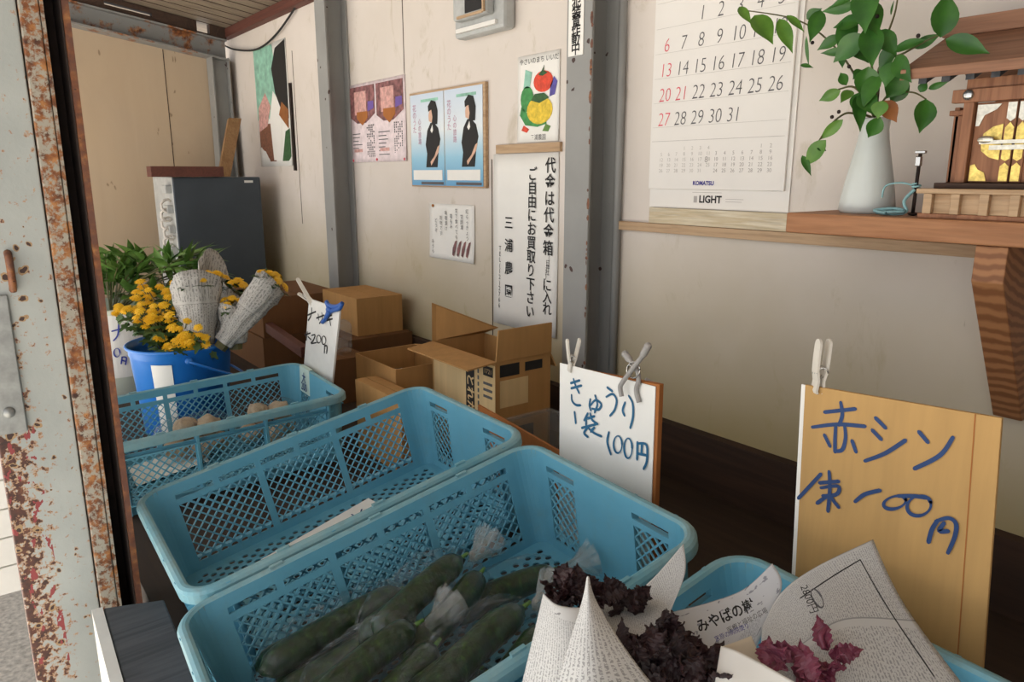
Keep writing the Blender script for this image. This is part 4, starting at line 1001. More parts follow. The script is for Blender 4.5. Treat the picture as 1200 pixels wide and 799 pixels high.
# ------------------------------------------------------------------ price signs
def quad_sign(parent, name, q, th, mat, nrm):
    b = MB(); b.prism(q, V(nrm) * -th); return obj(name, b, mat, parent, bevel=.0008)
def peg(label, P, ax, nrm, L, mat, spread=.18, open_=0, wd=.007):
    """spring peg: two long jaws crossing at a wire coil; P = biting point, ax = along the handles, nrm = across the jaws"""
    t = thing('clothes_peg', label, 'clothes peg', P, group='pegs on the price signs')
    ax = V(ax).normalized(); nrm = V(nrm).normalized(); sd = ax.cross(nrm)
    for s in (1, -1):
        b = MB(); pr = [(-.16, .03), (-.1, .05), (.1, .03), (.3, .07 + spread * .15), (.62, .07 + spread * .6), (.84, .06 + spread)]
        th = .045
        for (u0, h0), (u1, h1) in zip(pr, pr[1:]):
            e = []
            for u, h in ((u0, h0), (u1, h1)):
                for w_ in (-1, 1): e.append((u, h, w_))
            lo = [P + ax * L * u + nrm * s * L * h + sd * wd * w_ for u, h, w_ in (e[0], e[1], e[3], e[2])]
            hi = [P + ax * L * u + nrm * s * L * (h + th) + sd * wd * w_ for u, h, w_ in (e[0], e[1], e[3], e[2])]
            b.hexa(lo + hi)
        u, h = pr[-1]; c = P + ax * L * u + nrm * s * L * (h + th / 2)
        b.prism([c + sd * wd * math.cos(a) + ax * wd * math.sin(a) - nrm * s * th * L / 2 for a in [PI * k / 8 for k in range(9)]], nrm * s * th * L)
        obj('jaw', b, mat, t)
    b = MB(); c = P + ax * L * .28
    p = [c + nrm * .5 * L * .2 * math.cos(a) + ax * .12 * L * math.sin(a) + sd * (wd * 1.15 * (k / 24 * 2 - 1)) for k, a in enumerate([i * .8 for i in range(25)])]
    b.tube(p, .0011, 6); obj('spring', b, 'brightmetal', t, 'metal wire spring', smooth=True)
    return t
# cucumber sign
SYP = .862
q = [aty(656, 425, SYP), aty(768, 453, SYP - .008), aty(768, 640, SYP - .008), aty(657, 600, SYP)]
q[2] = V((q[1].x + .004, SYP - .008, .776)); q[3] = V((q[0].x + .004, SYP, .776))
sn = (q[1] - q[0]).cross(q[3] - q[0]).normalized(); sn = sn if sn.y < 0 else -sn
t = thing('price_sign', 'white price sign with teal handwriting behind the cucumber crate', 'sign', (q[2] + q[3]) / 2)
quad_sign(t, 'paper', q, .002, 'paper', sn)
r_ = (q[1] - q[0]).normalized()
qb = [q[0] + r_ * .05 + V((0, 0, -.004)) - sn * .0025, q[1] + r_ * .006 + V((0, 0, .004)) - sn * .0025, q[2] + r_ * .006 - sn * .0025, q[3] + r_ * .05 - sn * .0025]
quad_sign(t, 'backing_board', qb, .010, 'backing', sn)
def cs(pts): return [atp(640 + x / 3.631, 380 + y / 3.631, q[0], sn) for x, y in pts]
strokes(t, 'handwriting', [cs(s) for s in ([(106, 250), (144, 238)], [(108, 272), (152, 260)], [(118, 232), (128, 262), (142, 292)], [(110, 300), (112, 325), (128, 342), (148, 344)],
    [(190, 318), (186, 345), (192, 366)], [(190, 345), (212, 322), (236, 338), (226, 362), (198, 358)], [(210, 302), (220, 340), (208, 374)],
    [(262, 268), (284, 284)], [(258, 308), (285, 296), (302, 322), (294, 362), (274, 388)], [(338, 332), (328, 365), (336, 388)], [(354, 304), (370, 335), (372, 390), (360, 440)],
    [(123, 372), (128, 420)], [(180, 378), (164, 408)], [(172, 395), (172, 428)], [(178, 400), (208, 390)], [(190, 378), (198, 405), (222, 424)], [(154, 440), (222, 422)], [(188, 430), (164, 460), (180, 478)], [(186, 444), (208, 462), (238, 476)], [(208, 438), (192, 456)],
    [(270, 458), (263, 500), (278, 552)], ell((308, 510), 18, 36), ell((352, 526), 17, 42), [(392, 500), (390, 574)], [(392, 506), (430, 512), (432, 580), (418, 614)], [(411, 508), (409, 550)], [(392, 548), (430, 556)])], .0042, sn, 'teal_ink')
peg('white clothes peg clipped on the upper left of the cucumber sign', atp(669, 430, q[0], sn) - sn * .001, (.05, .03, 1), sn.cross(V((0, 0, 1))) * .35 + V(sn) * .95, .055, 'pegwhite', .12, wd=.0065)
# grey spring clip with crossing handles
C0 = atp(744, 452, q[0], sn)
t2 = thing('spring_clip', 'grey plastic spring clip with crossed handles on the cucumber sign', 'clip', C0, group=None)
def cp(x, y, k=0): return atp(640 + x / 3.631, 380 + y / 3.631, q[0], sn) + sn * (.008 + k)
for s, pts in ((0, [(345, 125), (368, 155), (395, 195), (402, 235), (392, 280), (404, 330)]), (1, [(460, 88), (436, 130), (405, 170), (378, 205), (352, 240), (342, 262), (348, 300)])):
    b = MB(); p = smooth_path([cp(x, y, .006 * (1 if s else -.6)) for x, y in pts], 6); n = len(p)
    b.tube(p, [(.0058 if i < 6 else .0040) for i in range(n)], 10); b.ball(p[0], .0062, 12, 8); obj('arm', b, 'peggrey', t2, smooth=True)
b = MB(); b.tube([cp(390 + 26 * math.cos(a), 190 + 34 * math.sin(a), .001) for a in [2 * PI * k / 24 for k in range(25)]], .0013, 8); b.tube([cp(378 + 12 * math.cos(a), 190 + 22 * math.sin(a), .004) for a in [2 * PI * k / 24 for k in range(25)]], .0013, 8); obj('spring_ring', b, 'brightmetal', t2, 'metal spring ring', smooth=True)
b = MB(); b.tube([cp(400, 240, -.02), cp(412, 262, -.03), cp(430, 275, -.035)], .004, 8); obj('rear_jaw', b, 'peggrey', t2, smooth=True)

# red shiso sign
SYS = .862
q = [aty(936, 449, SYS), aty(1174, 490, SYS), None, None]
bl, br = aty(925, 665, SYS), aty(1153, 765, SYS)
f = (q[0].z - .776) / (q[0].z - bl.z); q[3] = q[0] + (bl - q[0]) * f; f = (q[1].z - .776) / (q[1].z - br.z); q[2] = q[1] + (br - q[1]) * f
sn2 = V((0, -1, 0))
t = thing('price_sign', 'tan cardboard price sign with navy handwriting, standing behind the right crate', 'sign', (q[2] + q[3]) / 2)
r_ = V((1, 0, 0)); qc = [q[0] + r_ * .009, q[1], q[2], q[3] + r_ * .009]
quad_sign(t, 'cardboard', qc, .005, 'card_sign', sn2)
qw = [q[0] + V((0, .006, -.002)), q[0] + V((.1, .006, -.004)), q[3] + V((.1, .006, 0)), q[3] + V((0, .006, 0))]
quad_sign(t, 'white_backing', qw, .003, 'paper', sn2)
cl = [q[1].lerp(q[0], .11), q[2].lerp(q[3], .11)]
b = MB(); b.prism([cl[0] + sn2 * .0004, cl[0] + sn2 * .0004 + r_ * .0012, cl[1] + sn2 * .0004 + r_ * .0012, cl[1] + sn2 * .0004], sn2 * .0003); obj('crease', b, 'backing', t)
def ss(pts): return [atp(900 + x / 2.103, 400 + y / 2.103, q[0], sn2) for x, y in pts]
strokes(t, 'handwriting', [ss(s) for s in ([(140, 174), (216, 166)], [(180, 150), (184, 180), (176, 206)], [(110, 211), (172, 204), (240, 209)], [(168, 208), (166, 240), (166, 272)], [(190, 208), (192, 238), (184, 266), (168, 270)], [(140, 230), (154, 258)], [(208, 244), (218, 272)],
    [(266, 188), (291, 213)], [(258, 218), (280, 241)], [(240, 294), (290, 275), (340, 243)], [(373, 222), (395, 248)], [(457, 236), (425, 280), (362, 313)],
    [(132, 326), (76, 386)], [(128, 348), (176, 344)], [(132, 360), (174, 356), (170, 376), (136, 380)], [(152, 320), (154, 360), (149, 418)], [(150, 378), (122, 398)], [(154, 378), (166, 396), (176, 408)],
    [(216, 394), (240, 376), (278, 366)], ell((314, 396), 28, 15, -.25), ell((374, 404), 30, 24, -.3), [(322, 380), (360, 380), (392, 384)],
    [(420, 440), (406, 462), (397, 494)], [(416, 442), (446, 434), (465, 448), (462, 480), (445, 520)], [(436, 446), (424, 466), (446, 466)])], .0044, sn2, 'blue_ink')
peg('white clothes peg clipped on the top edge of the tan cardboard sign', atp(957, 452, q[0], sn2) + V((0, .004, 0)), (-.02, .1, 1), V((.75, 1, 0)), .062, 'pegwhite', .02, wd=.0085)

# far sign on the back crate
SYN = .852
q = [aty(362, 350, SYN), aty(398, 362, SYN), aty(385, 452, SYN), aty(352, 442, SYN)]
t = thing('price_sign', 'small white price sign with black handwriting on the crate near the bucket', 'sign', (q[2] + q[3]) / 2)
q[2].z -= .06; q[3].z -= .06
quad_sign(t, 'board', q, .006, 'white', sn2)
def ns_(pts): return [atp(250 + x / 2.857, 330 + y / 2.857, q[0], sn2) for x, y in pts]
strokes(t, 'handwriting', [ns_(s) for s in ([(316, 112), (344, 100)], [(330, 88), (328, 112), (318, 130)], [(346, 122), (372, 112)], [(352, 108), (354, 128)], [(364, 104), (366, 124), (356, 140)], [(374, 120), (398, 112)], [(380, 130), (400, 124)], [(386, 106), (394, 146)],
    [(306, 178), (326, 172)], [(316, 168), (312, 196)], [(318, 184), (328, 194)], [(330, 180), (342, 178), (336, 196), (328, 206), (346, 204)], ell((354, 192), 7, 13), ell((371, 196), 7, 14), [(374, 214), (373, 238)], [(375, 214), (382, 216), (380, 240)])], .0045, sn2, 'black')
peg('white clothes peg on the left corner of the small far sign', atp(363, 352, q[0], sn2), (-.8, -.1, .45), V((.45, -.2, .8)), .085, 'pegwhite', .26, wd=.006)
C0 = atp(391, 362, q[0], sn2)
t2 = thing('spring_clip', 'blue plastic clip on the right corner of the small far sign', 'clip', C0)
for pts in ([(385, 66), (396, 80), (420, 82), (438, 72)], [(385, 66), (392, 90), (384, 120), (372, 135)], [(438, 72), (428, 90), (400, 98), (384, 118)]):
    b = MB(); b.tube(smooth_path([p + sn2 * .006 for p in ns_(pts)]), .0062, 8); obj('arm', b, 'clipblue', t2, smooth=True)
b = MB(); b.ball(ns_([(398, 92)])[0] + sn2 * .008, .011, 10, 8); obj('hinge', b, 'clipblue', t2, smooth=True)

# ------------------------------------------------------------------ bucket, flowers, foliage
BX, BY, BZ = -2.44, .552, FLOOR
RT = zz(-.516)
t = thing('bucket', 'blue plastic bucket filled with yellow chrysanthemums', 'bucket', (BX, BY, BZ))
H = RT - BZ; b = MB()
b.lathe([(0, 0), (.122, 0), (.126, .004), (.147, H - .03), (.150, H - .028), (.150, H - .012), (.158, H - .006), (.160, H), (.156, H + .003), (.150, H), (.145, H - .02), (.122, .01), (0, .008)], 48, (BX, BY, BZ)); obj('body', b, 'bucketblue', t, smooth=True)
toc = (ORG - V((BX, BY, EYE))); a0 = math.atan2(toc.y, toc.x); ea = a0 + .12
P = lambda a, r, z: V((BX + r * math.cos(a), BY + r * math.sin(a), BZ + z))
b = MB(); b.tube([P(ea, .148, H - .03), P(ea, .166, H - .03)], .011, 12); b.tube([P(ea + PI, .148, H - .03), P(ea + PI, .166, H - .03)], .011, 12); obj('handle_ear', b, 'bucketblue', t, smooth=True)
b = MB(); pts = []
for k in range(21):
    a = PI * k / 20; c = math.cos(a); s = math.sin(a)
    d1 = P(ea, .164, 0) - V((BX, BY, BZ)); base = V((BX, BY, BZ + H - .03)) + d1 * c
    rt = V((-math.sin(ea), math.cos(ea), 0)) 
    pts.append(base + rt * (.185 * s) + V((0, 0, -.10 * s)))
b.tube(pts, .0042, 8); obj('handle', b, 'bucketblue', t, smooth=True)
lab = MB(); rows = []
for j in range(6):
    z = .02 + (H - .06) * j / 5; rows.append([P(a0 - .62 + .42 * i / 6, .1265 + .0205 * (z - .004) / (H - .034) + .0018, z) for i in range(7)])
lab.grid(rows); obj('label_paper', lab, 'paper', t, 'white paper label', solid=.001)
# white bucket behind
WX, WY_ = -3.02, .455
t = thing('bucket', 'white bucket with blue writing, full of green foliage behind the blue bucket', 'bucket', (WX, WY_, BZ))
Hw = .335; b = MB(); b.lathe([(0, 0), (.125, 0), (.129, .004), (.150, Hw - .02), (.158, Hw - .008), (.158, Hw), (.150, Hw), (.125, .01), (0, .008)], 48, (WX, WY_, BZ)); obj('body', b, 'palegreen', t, smooth=True)
aw = math.atan2(-WY_, -WX); rows = []
for j in range(5):
    z = .085 + .24 * j / 4; rows.append([V((WX + (.1305 + .0205 * z / Hw) * math.cos(aw - 1.3 + 2.6 * i / 24), WY_ + (.1305 + .0205 * z / Hw) * math.sin(aw - 1.3 + 2.6 * i / 24), BZ + z)) for i in range(25)])
lab = MB(); lab.grid(rows); s_ = obj('paper_band', lab, 'white', t, 'white paper band', solid=.001)
def wb(x, y):
    r = ray(x, y).normalized(); d = 2.3
    for _ in range(400):
        p = ORG + r * d
        if math.hypot(p.x - WX, p.y - WY_) < .1335 + .0205 * (p.z - BZ) / Hw: break
        d += .002
    return p
strokes(s_, 'handwriting', [[wb(*p) for p in s] for s in ([(131, 388), (142, 385)], [(139, 377), (138, 392), (133, 399)], [(p[0], p[1]) for p in ell((137, 413), 3.5, 5)], [(143, 418), (142, 426)], [(143, 418), (148, 419), (147, 427)], [(143, 422), (147, 423)])], .0045, (ORG - V((WX, WY_, EYE))), 'violet_ink', .003)

def flower_mesh(r, seed):
    b = MB(); random.seed(seed)
    for ring, (n, rr, lift) in enumerate(((15, 1.0, .0), (12, .78, .16), (8, .5, .3))):
        for k in range(n):
            a = 2 * PI * (k + .4 * ring) / n + random.uniform(-.1, .1); d = V((math.cos(a), math.sin(a), 0)); s = V((-math.sin(a), math.cos(a), 0)); R_ = r * rr * random.uniform(.9, 1.08); w_ = r * .15
            z0 = lift * r
            b.grid([[d * r * .12 - s * w_ * .6 + V((0, 0, z0)), d * r * .12 + s * w_ * .6 + V((0, 0, z0))], [d * R_ * .6 - s * w_ + V((0, 0, z0 + r * .16)), d * R_ * .6 + s * w_ + V((0, 0, z0 + r * .16))], [d * R_ - s * w_ * .5 + V((0, 0, z0 + r * .08)), d * R_ + s * w_ * .5 + V((0, 0, z0 + r * .08))]])
    b.ball((0, 0, r * .32), (r * .3, r * .3, r * .16), 10, 6)
    return b.mesh('flower', M['petal'])
FM = [flower_mesh(.0185, s) for s in (1, 2, 3)]
def put_flower(parent, p, dirv, sc=1.0):
    o = bpy.data.objects.new('flower', random.choice(FM)); o.location = p
    o.rotation_euler = V(dirv).to_track_quat('Z', 'Y').to_euler(); o.scale = (sc, sc, sc * 1.0); place(o, parent, False)
# loose bunch
random.seed(21)
t = thing('chrysanthemum_bunch', 'loose bunch of yellow chrysanthemums spilling over the left of the bucket', 'flowers', (BX, BY, RT - .1), group='yellow chrysanthemums in the blue bucket')
lv = MB(); stm = MB(); cnt = 0
right = _R.copy(); fwd = (V((BX, BY, 0)) - V((0, 0, 0))).normalized()
root = V((BX, BY, RT - .12))
for k in range(82):
    px = random.uniform(133, 232); top = 392 - 62 * math.sin(min(1, max(0, (px - 118) / 70)) * PI / 2)
    py = random.uniform(top, min(412, 352 + (px - 133) * .9))
    if px > 206 and py < 374: px -= 50
    d = 2.33 - .13 * (py - 330) / 80 + random.uniform(-.05, .06)
    p = atd(px, py, d); dr = (ORG - p).normalized() * .75 + V((0, 0, 1.0)) - right * .15 + V((random.uniform(-.4, .4), random.uniform(-.4, .4), 0))
    put_flower(t, p, dr, random.uniform(.7, 1.0)); dn = dr.normalized()
    stm.tube(smooth_path([root + (p - root) * V((.3, .3, .3)).x, root.lerp(p, .65) + V((0, 0, .03)), p]), .0016, 5)
    for q in range(4):
        lp = root.lerp(p, random.uniform(.55, .93)) + V((random.uniform(-.02, .02), random.uniform(-.02, .02), random.uniform(-.01, .01)))
        leaf_mb(lv, lp, V((random.uniform(-1, 1), random.uniform(-1, 1), random.uniform(-.3, .6))), dn, random.uniform(.03, .05), .02, .3, .2, 6, .3)
for k in range(16):
    px = random.uniform(200, 247); py = random.uniform(384, 408); p = atd(px, py, 2.21 + random.uniform(-.02, .03))
    dr = (ORG - p).normalized() * .8 + V((random.uniform(-.3, .3), random.uniform(-.3, .3), .8)); put_flower(t, p, dr, random.uniform(.75, 1.05))
    for q in range(3): leaf_mb(lv, p - dr * .025, V((random.uniform(-1, 1), random.uniform(-1, 1), random.uniform(-.8, .2))), dr, .04, .02, .3, .2, 6, .3)
obj('foliage', lv, 'mumleaf', t, smooth=True); obj('stems', stm, 'stem', t, smooth=True)
def wrapped(label, A, B, ra, rb, nf, skew=0, fdir=None, wrapmat='news_grey', lip=.25, arc=2 * PI * 1.02):
    A, B = V(A), V(B); t = thing('chrysanthemum_bunch', label, 'flowers', A, group='yellow chrysanthemums in the blue bucket')
    ax = (B - A); L = ax.length; ax.normalize(); e1 = (ORG - B); e1 = (e1 - ax * e1.dot(ax)).normalized(); e2 = ax.cross(e1); b = MB(); rows = []; uvs = []
    nn = 40
    for i in range(9):
        u = i / 8; row = []; uv = []
        for j in range(nn + 1):
            a = arc * j / nn + PI * .85; r = (ra + (rb - ra) * u) * (1 + .05 * j / nn + .05 * math.sin(a * 3 + u * 4) + .03 * math.sin(a * 7))
            rimcut = 1 + (lip * .5 * math.cos(a + skew) * (u > .85)) * rb / L * 2
            r += .012 * noise.noise(V((math.cos(a) * 3 + L * 50, math.sin(a) * 3, u * 6))) + .005 * noise.noise(V((math.cos(a) * 9, math.sin(a) * 9, u * 16 + L * 70)))
            row.append(A + ax * L * u * (rimcut if u > .85 else 1) + (e1 * math.cos(a) + e2 * math.sin(a)) * r); uv.append((a * rb, u * L * 1.0))
        rows.append(row); uvs.append(uv)
    b.grid(rows, uvs); obj('newspaper_wrapper', b, wrapmat, t, 'crumpled newspaper wrapper', solid=.0012, smooth=True)
    lv = MB()
    for k in range(nf):
        a = 2.4 * k; rr = rb * .92 * math.sqrt((k + .5) / nf); o = e1 * math.cos(a) + e2 * math.sin(a)
        p = B + o * rr + ax * (.006 + .03 * (1 - rr / rb) + random.uniform(0, .01)); put_flower(t, p, ax * 1.2 + o * .7 + (ORG - p).normalized() * .3, random.uniform(.75, 1.0))
        for q in range(3): leaf_mb(lv, p - ax * .02, o + V((random.uniform(-1, 1), random.uniform(-1, 1), random.uniform(-.5, .5))), ax, .035, .018, .2, .2, 6, .3)
    obj('foliage', lv, 'mumleaf', t, smooth=True)
    b = MB(); b.tube([A - ax * .02, B], [.02, .03], 8); obj('stems', b, 'stem', t)
    return t
random.seed(8)
wrapped('newspaper-wrapped chrysanthemums at the rear of the bucket, paper flap over the flowers', atd(238, 398, 2.42), atd(252, 332, 2.44), .03, .060, 8, 2.6, lip=2.0)
wrapped('newspaper-wrapped chrysanthemums upright in the middle of the bucket', atd(236, 404, 2.28), atd(229, 336, 2.27), .036, .070, 10, 0, lip=.7)
wrapped('newspaper-wrapped chrysanthemums low at the bucket right side, opening towards the left', atd(276, 402, 2.31), atd(273, 362, 2.30), .03, .043, 7, 1.0, lip=.5)
wrapped('newspaper-wrapped chrysanthemums behind the long leaning bundle', atd(266, 398, 2.40), atd(277, 342, 2.42), .03, .044, 9, 2, lip=.6)
wrapped('newspaper-wrapped chrysanthemums leaning far out to the right of the bucket', atd(262, 402, 2.27), atd(316, 332, 2.30), .026, .050, 12, .5, lip=.4)

# green foliage bunch
random.seed(14)
t = thing('foliage_bunch', 'bunch of long green leaves standing in the white bucket', 'foliage', (WX, WY_, BZ + Hw))
lv = MB(); stm = MB(); rt = V((WX, WY_, BZ + Hw - .05))
for k in range(34):
    px = random.uniform(118, 240); py = random.uniform(292, 345) + abs(px - 185) * .12; d = random.uniform(2.62, 2.9)
    p = atd(px, py, d); stm.tube([rt, rt.lerp(p, .5) + V((0, 0, .04)), p], .002, 5)
    ax = ((p - rt).normalized() + V((0, 0, .2))).normalized()
    for q in range(8):
        o = V((random.gauss(0, 1), random.gauss(0, 1), random.gauss(0, .5))); dr = ax * .7 + o.normalized() * .9 + right * (px - 185) / 130
        leaf_mb(lv, p - ax * random.uniform(0, .06), dr, V((random.uniform(-.4, .4), random.uniform(-.6, .2), 1)), random.uniform(.09, .15), random.uniform(.024, .034), .25, .2, 7)
obj('leaves', lv, 'foliage', t, smooth=True); obj('stems', stm, 'stem', t)

# ------------------------------------------------------------------ dark cabinet in the far corner
FX = -4.0
t = thing('cabinet', 'dark slate-fronted metal cabinet in the far corner', 'cabinet', (-4.2, 1.16, FLOOR))
zt = zz(-.012)
b = MB(); b.box(-4.42, FX - .012, .945, 1.385, FLOOR, zt); obj('body', b, 'lightgrey', t, bevel=.006)
b = MB(); b.box(FX - .012, FX, .945, 1.385, FLOOR + .02, zt); obj('front_panel', b, 'slate', t, 'dark slate front panel', bevel=.006)
b = MB(); b.box(FX, FX + .002, 1.30, 1.345, zt - .03, zt - .018); obj('badge', b, 'white', t)
for z in (zt - .05, zt - .15, zt - .25, zt - .36): b = MB(); b.box(-4.1, -4.03, .915, .945, z - .03, z + .01); obj('side_bracket', b, 'lightgrey', t, bevel=.004)
b = MB(); p = [(-4.06 + .02 * math.sin(k * .31), .915 + .025 * math.cos(k * .9), zt - .12 - .0065 * k + .02 * math.sin(k * .9)) for k in range(40)]; b.tube(p, .007, 6); tag(obj('coiled_cord', b, 'whitecord', smooth=True), 'coiled white cord hanging on the side of the dark cabinet', 'cord')
b = MB(); b.box(-4.06, -3.97, .845, 1.19, zt + .001, zt + .052); tag(obj('wooden_plank', b, 'redwood', bevel=.002), 'dark red-brown plank lying on top of the dark cabinet', 'plank')
b = MB(); y0, y1, y2_, y3_ = atx(256, 206, -4.15).y, atx(270, 206, -4.15).y, atx(268, 137, -4.33).y, atx(283, 137, -4.33).y
b.hexa([(-4.18, y0, zt + .001), (-4.15, y0, zt + .001), (-4.15, y1, zt + .001), (-4.18, y1, zt + .001), (-4.36, y2_, zt + .31), (-4.33, y2_, zt + .32), (-4.33, y3_, zt + .32), (-4.36, y3_, zt + .31)])
tag(obj('wooden_board', b, 'board', bevel=.002), 'tan board leaning upright on top of the dark cabinet', 'board')

# ------------------------------------------------------------------ cardboard boxes
def cbox(label, x0, x1, y0, y1, z0, z1, mat='card', flaps=(), rot=0, closed=False, group='cardboard boxes by the wall'):
    t = thing('cardboard_box', label, 'box', ((x0 + x1) / 2, (y0 + y1) / 2, z0), (0, 0, rot), group=group); hx, hy, h = (x1 - x0) / 2, (y1 - y0) / 2, z1 - z0; th = .004
    b = MB(); b.box(-hx, hx, -hy, hy, 0, th)
    b.box(-hx, hx, -hy, -hy + th, th, h); b.box(-hx, hx, hy - th, hy, th, h); b.box(-hx, -hx + th, -hy + th, hy - th, th, h); b.box(hx - th, hx, -hy + th, hy - th, th, h)
    body = obj('body', b, mat, t, local=True)
    if closed:
        for s in (-1, 1):
            b = MB(); b.box(-hx, hx, *sorted((s * hy, s * .0015)), h, h + th); obj('lid_flap', b, mat, t, local=True)
    for side, ang, ln in flaps:  # ang: 0 = standing up, 90 = folded flat outwards
        a = math.radians(ang); d = V((0, 0, math.cos(a))); o = {'F': V((0, -1, 0)), 'B': V((0, 1, 0)), 'L': V((-1, 0, 0)), 'R': V((1, 0, 0))}[side]; d = d * ln + o * math.sin(a) * ln
        e = {'F': (V((-hx, -hy, h)), V((hx, -hy, h))), 'B': (V((hx, hy, h)), V((-hx, hy, h))), 'L': (V((-hx, hy, h)), V((-hx, -hy, h))), 'R': (V((hx, -hy, h)), V((hx, hy, h)))}[side]
        ins = (e[1] - e[0]).normalized() * ln * .05; nn = (e[1] - e[0]).cross(d).normalized() * th
        b = MB(); b.prism([e[0], e[1], e[1] + d - ins, e[0] + d + ins], nn); obj('flap', b, mat, t, local=True)
    return t, body, (hx, hy, h)
z1 = zz(-.478)
tA, bA, (hx, hy, h) = cbox('open printed cardboard box with flaps up, beside the steel column', -1.815, -1.50, 1.10, 1.29, FLOOR, z1, 'card', (('R', 4, .085), ('F', 96, .085), ('B', 150, .05)))
b = MB(); b.prism([V(p) - V((-1.6575, 1.195, FLOOR)) for p in (V((-1.813, 1.10, z1)), V((-1.813, 1.29, z1)), aty(584, 384, 1.305), aty(506, 355, 1.115))], (-.003, .003, 0)); obj('flap', b, 'card', tA, local=True)
def lp(name, pts, mat, lab=None): b = MB(); b.prism([V(p) for p in pts], (0, -.0008, 0) if abs(pts[0][1] + hy) < 1e-4 else (.0008, 0, 0)); return obj(name, b, mat, bA, lab, local=True)
fx = lambda a, c, z0_, z1_: [(a, -hy, z0_), (c, -hy, z0_), (c, -hy, z1_), (a, -hy, z1_)]
lp('pale_print', fx(-hx + .01, hx, .02, h - .012), 'card_light', 'pale printed face')
b = MB(); b.box(.022, .062, -hy - .0018, -hy - .0009, .02, h - .02); obj('dark_band', b, 'black', bA, local=True)
text(bA, 'band_lettering', 'とれたて', 'card_light', (.042, -hy - .002, h - .13), (0, 0, -1), (1, 0, 0), .038, 'CENTER', local=True, off=.001)
b = MB(); b.box(.105, .148, -hy - .0018, -hy - .0009, h - .045, h - .018); obj('dark_label', b, 'black', bA, local=True)
text(bA, 'label_lettering', '1721', 'card_light', (.127, -hy - .002, h - .032), (1, 0, 0), (0, 0, 1), .018, 'CENTER', local=True)
b = MB()
for k in range(9): b.box(.078, .084, -hy - .0018, -hy - .0009, h - .045 - k * .018, h - .034 - k * .018)
for k in range(3): b.box(.105, .145, -hy - .0018, -hy - .0009, h - .07 - k * .018, h - .063 - k * .018)
obj('print_lines', b, 'grey_ink', bA, local=True)
for y0, y1_, z0, z1_ in ((.015, .08, h - .045, h - .012), (.1, .16, h - .04, h - .015), (.06, .13, .05, .13)): b = MB(); b.box(hx, hx + .0009, -hy + y0, -hy + y1_, z0, z1_); obj('dark_print', b, 'black', bA, local=True)
b = MB(); b.box(hx, hx + .0012, -hy + .015, -hy + .11, h - .13, h - .055); obj('paper_label', b, 'card_light', bA, local=True)
tB, bB, _ = cbox('open plain cardboard box left of the printed box, plastic bag inside', -2.09, -1.83, .985, 1.20, FLOOR, zz(-.55), 'card', (('B', 100, .06),))
bag('crumpled clear plastic bag inside the open plain box', (-2.05, 1.08, .80), (-1.88, 1.10, .82), .075, .045, 91, None, False, 'clear')
cbox('low cardboard box between the far sign and the second crate', -1.93, -1.66, .905, .972, FLOOR, zz(-.590), 'card', closed=True)
cbox('small closed cardboard box on a stack against the wall, left of centre', -2.92, -2.60, 1.24, 1.44, zz(-.62), zz(-.475), 'card', closed=True)
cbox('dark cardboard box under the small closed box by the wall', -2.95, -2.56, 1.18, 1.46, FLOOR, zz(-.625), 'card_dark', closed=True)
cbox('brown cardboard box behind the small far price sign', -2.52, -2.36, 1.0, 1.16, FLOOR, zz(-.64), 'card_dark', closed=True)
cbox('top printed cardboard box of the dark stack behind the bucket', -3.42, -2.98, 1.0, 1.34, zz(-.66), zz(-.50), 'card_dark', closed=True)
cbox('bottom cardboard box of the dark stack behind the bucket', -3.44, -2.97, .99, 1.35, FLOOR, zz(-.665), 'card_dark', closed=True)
# reddish plank leaning over the boxes
A, B = aty(298, 368, 1.05), aty(362, 412, 1.02); d = (B - A).normalized(); n = V((0, 0, 1)); b = MB(); s = d.cross(n).normalized()
mm = [A + n * .02, A - n * .02, B - n * .02, B + n * .02]; b.prism(mm, s * .03); tag(obj('wooden_plank', b, 'redwood', bevel=.002), 'reddish brown plank slanting down beside the flower bucket', 'plank')
bag('pale crumpled plastic bag on the boxes right of the flowers', aty(318, 372, 1.25), aty(352, 366, 1.25), .05, .04, 44, None, False, 'clear')
bag('clear plastic bottle-like bag behind the small far sign', aty(400, 420, 1.1), aty(402, 374, 1.1), .035, .035, 60, None, False, 'clear')
# cardboard sheet and clear tub behind the crates
q = [aty(560, 474, 1.02), aty(668, 536, .93), aty(668, 560, .93), aty(560, 500, 1.02)]
b = MB(); b.prism([q[0], q[1], V((q[1].x, q[1].y + .01, FLOOR + .003)), V((q[0].x, q[0].y + .01, FLOOR + .003))], (.002, .005, 0)); tag(obj('cardboard_sheet', b, 'backing'), 'brown cardboard strip standing behind the nearly empty crate', 'cardboard')
t = thing('plastic_tub', 'cloudy clear plastic tub on the platform below the steel column', 'tub', (-1.33, 1.14, FLOOR))
b = MB(); x0, x1, y0, y1, zb, zt_ = -1.47, -1.20, 1.03, 1.26, FLOOR + .002, FLOOR + .17
for (a, c, e, f_) in ((x0, x1, y0, y0 + .003), (x0, x1, y1 - .003, y1), (x0, x0 + .003, y0, y1), (x1 - .003, x1, y0, y1)): b.box(a, c, e, f_, zb, zt_)
b.box(x0, x1, y0, y1, zb, zb + .003); obj('walls', b, 'clear', t)
b = MB()
for (a, c, e, f_) in ((x0 - .01, x1 + .01, y0 - .01, y0), (x0 - .01, x1 + .01, y1, y1 + .01), (x0 - .01, x0, y0, y1), (x1, x1 + .01, y0, y1)): b.box(a, c, e, f_, zt_ - .008, zt_)
obj('rim', b, 'clear', t)
random.seed(4)
def lump(label, p, r, group):
    b = MB(); b.ball(p, (r * random.uniform(1, 1.25), r * random.uniform(.9, 1.1), r * random.uniform(.8, 1)), 14, 9, .3); return tag(obj('root_vegetable', b, 'root', smooth=True), label, 'vegetable', group)
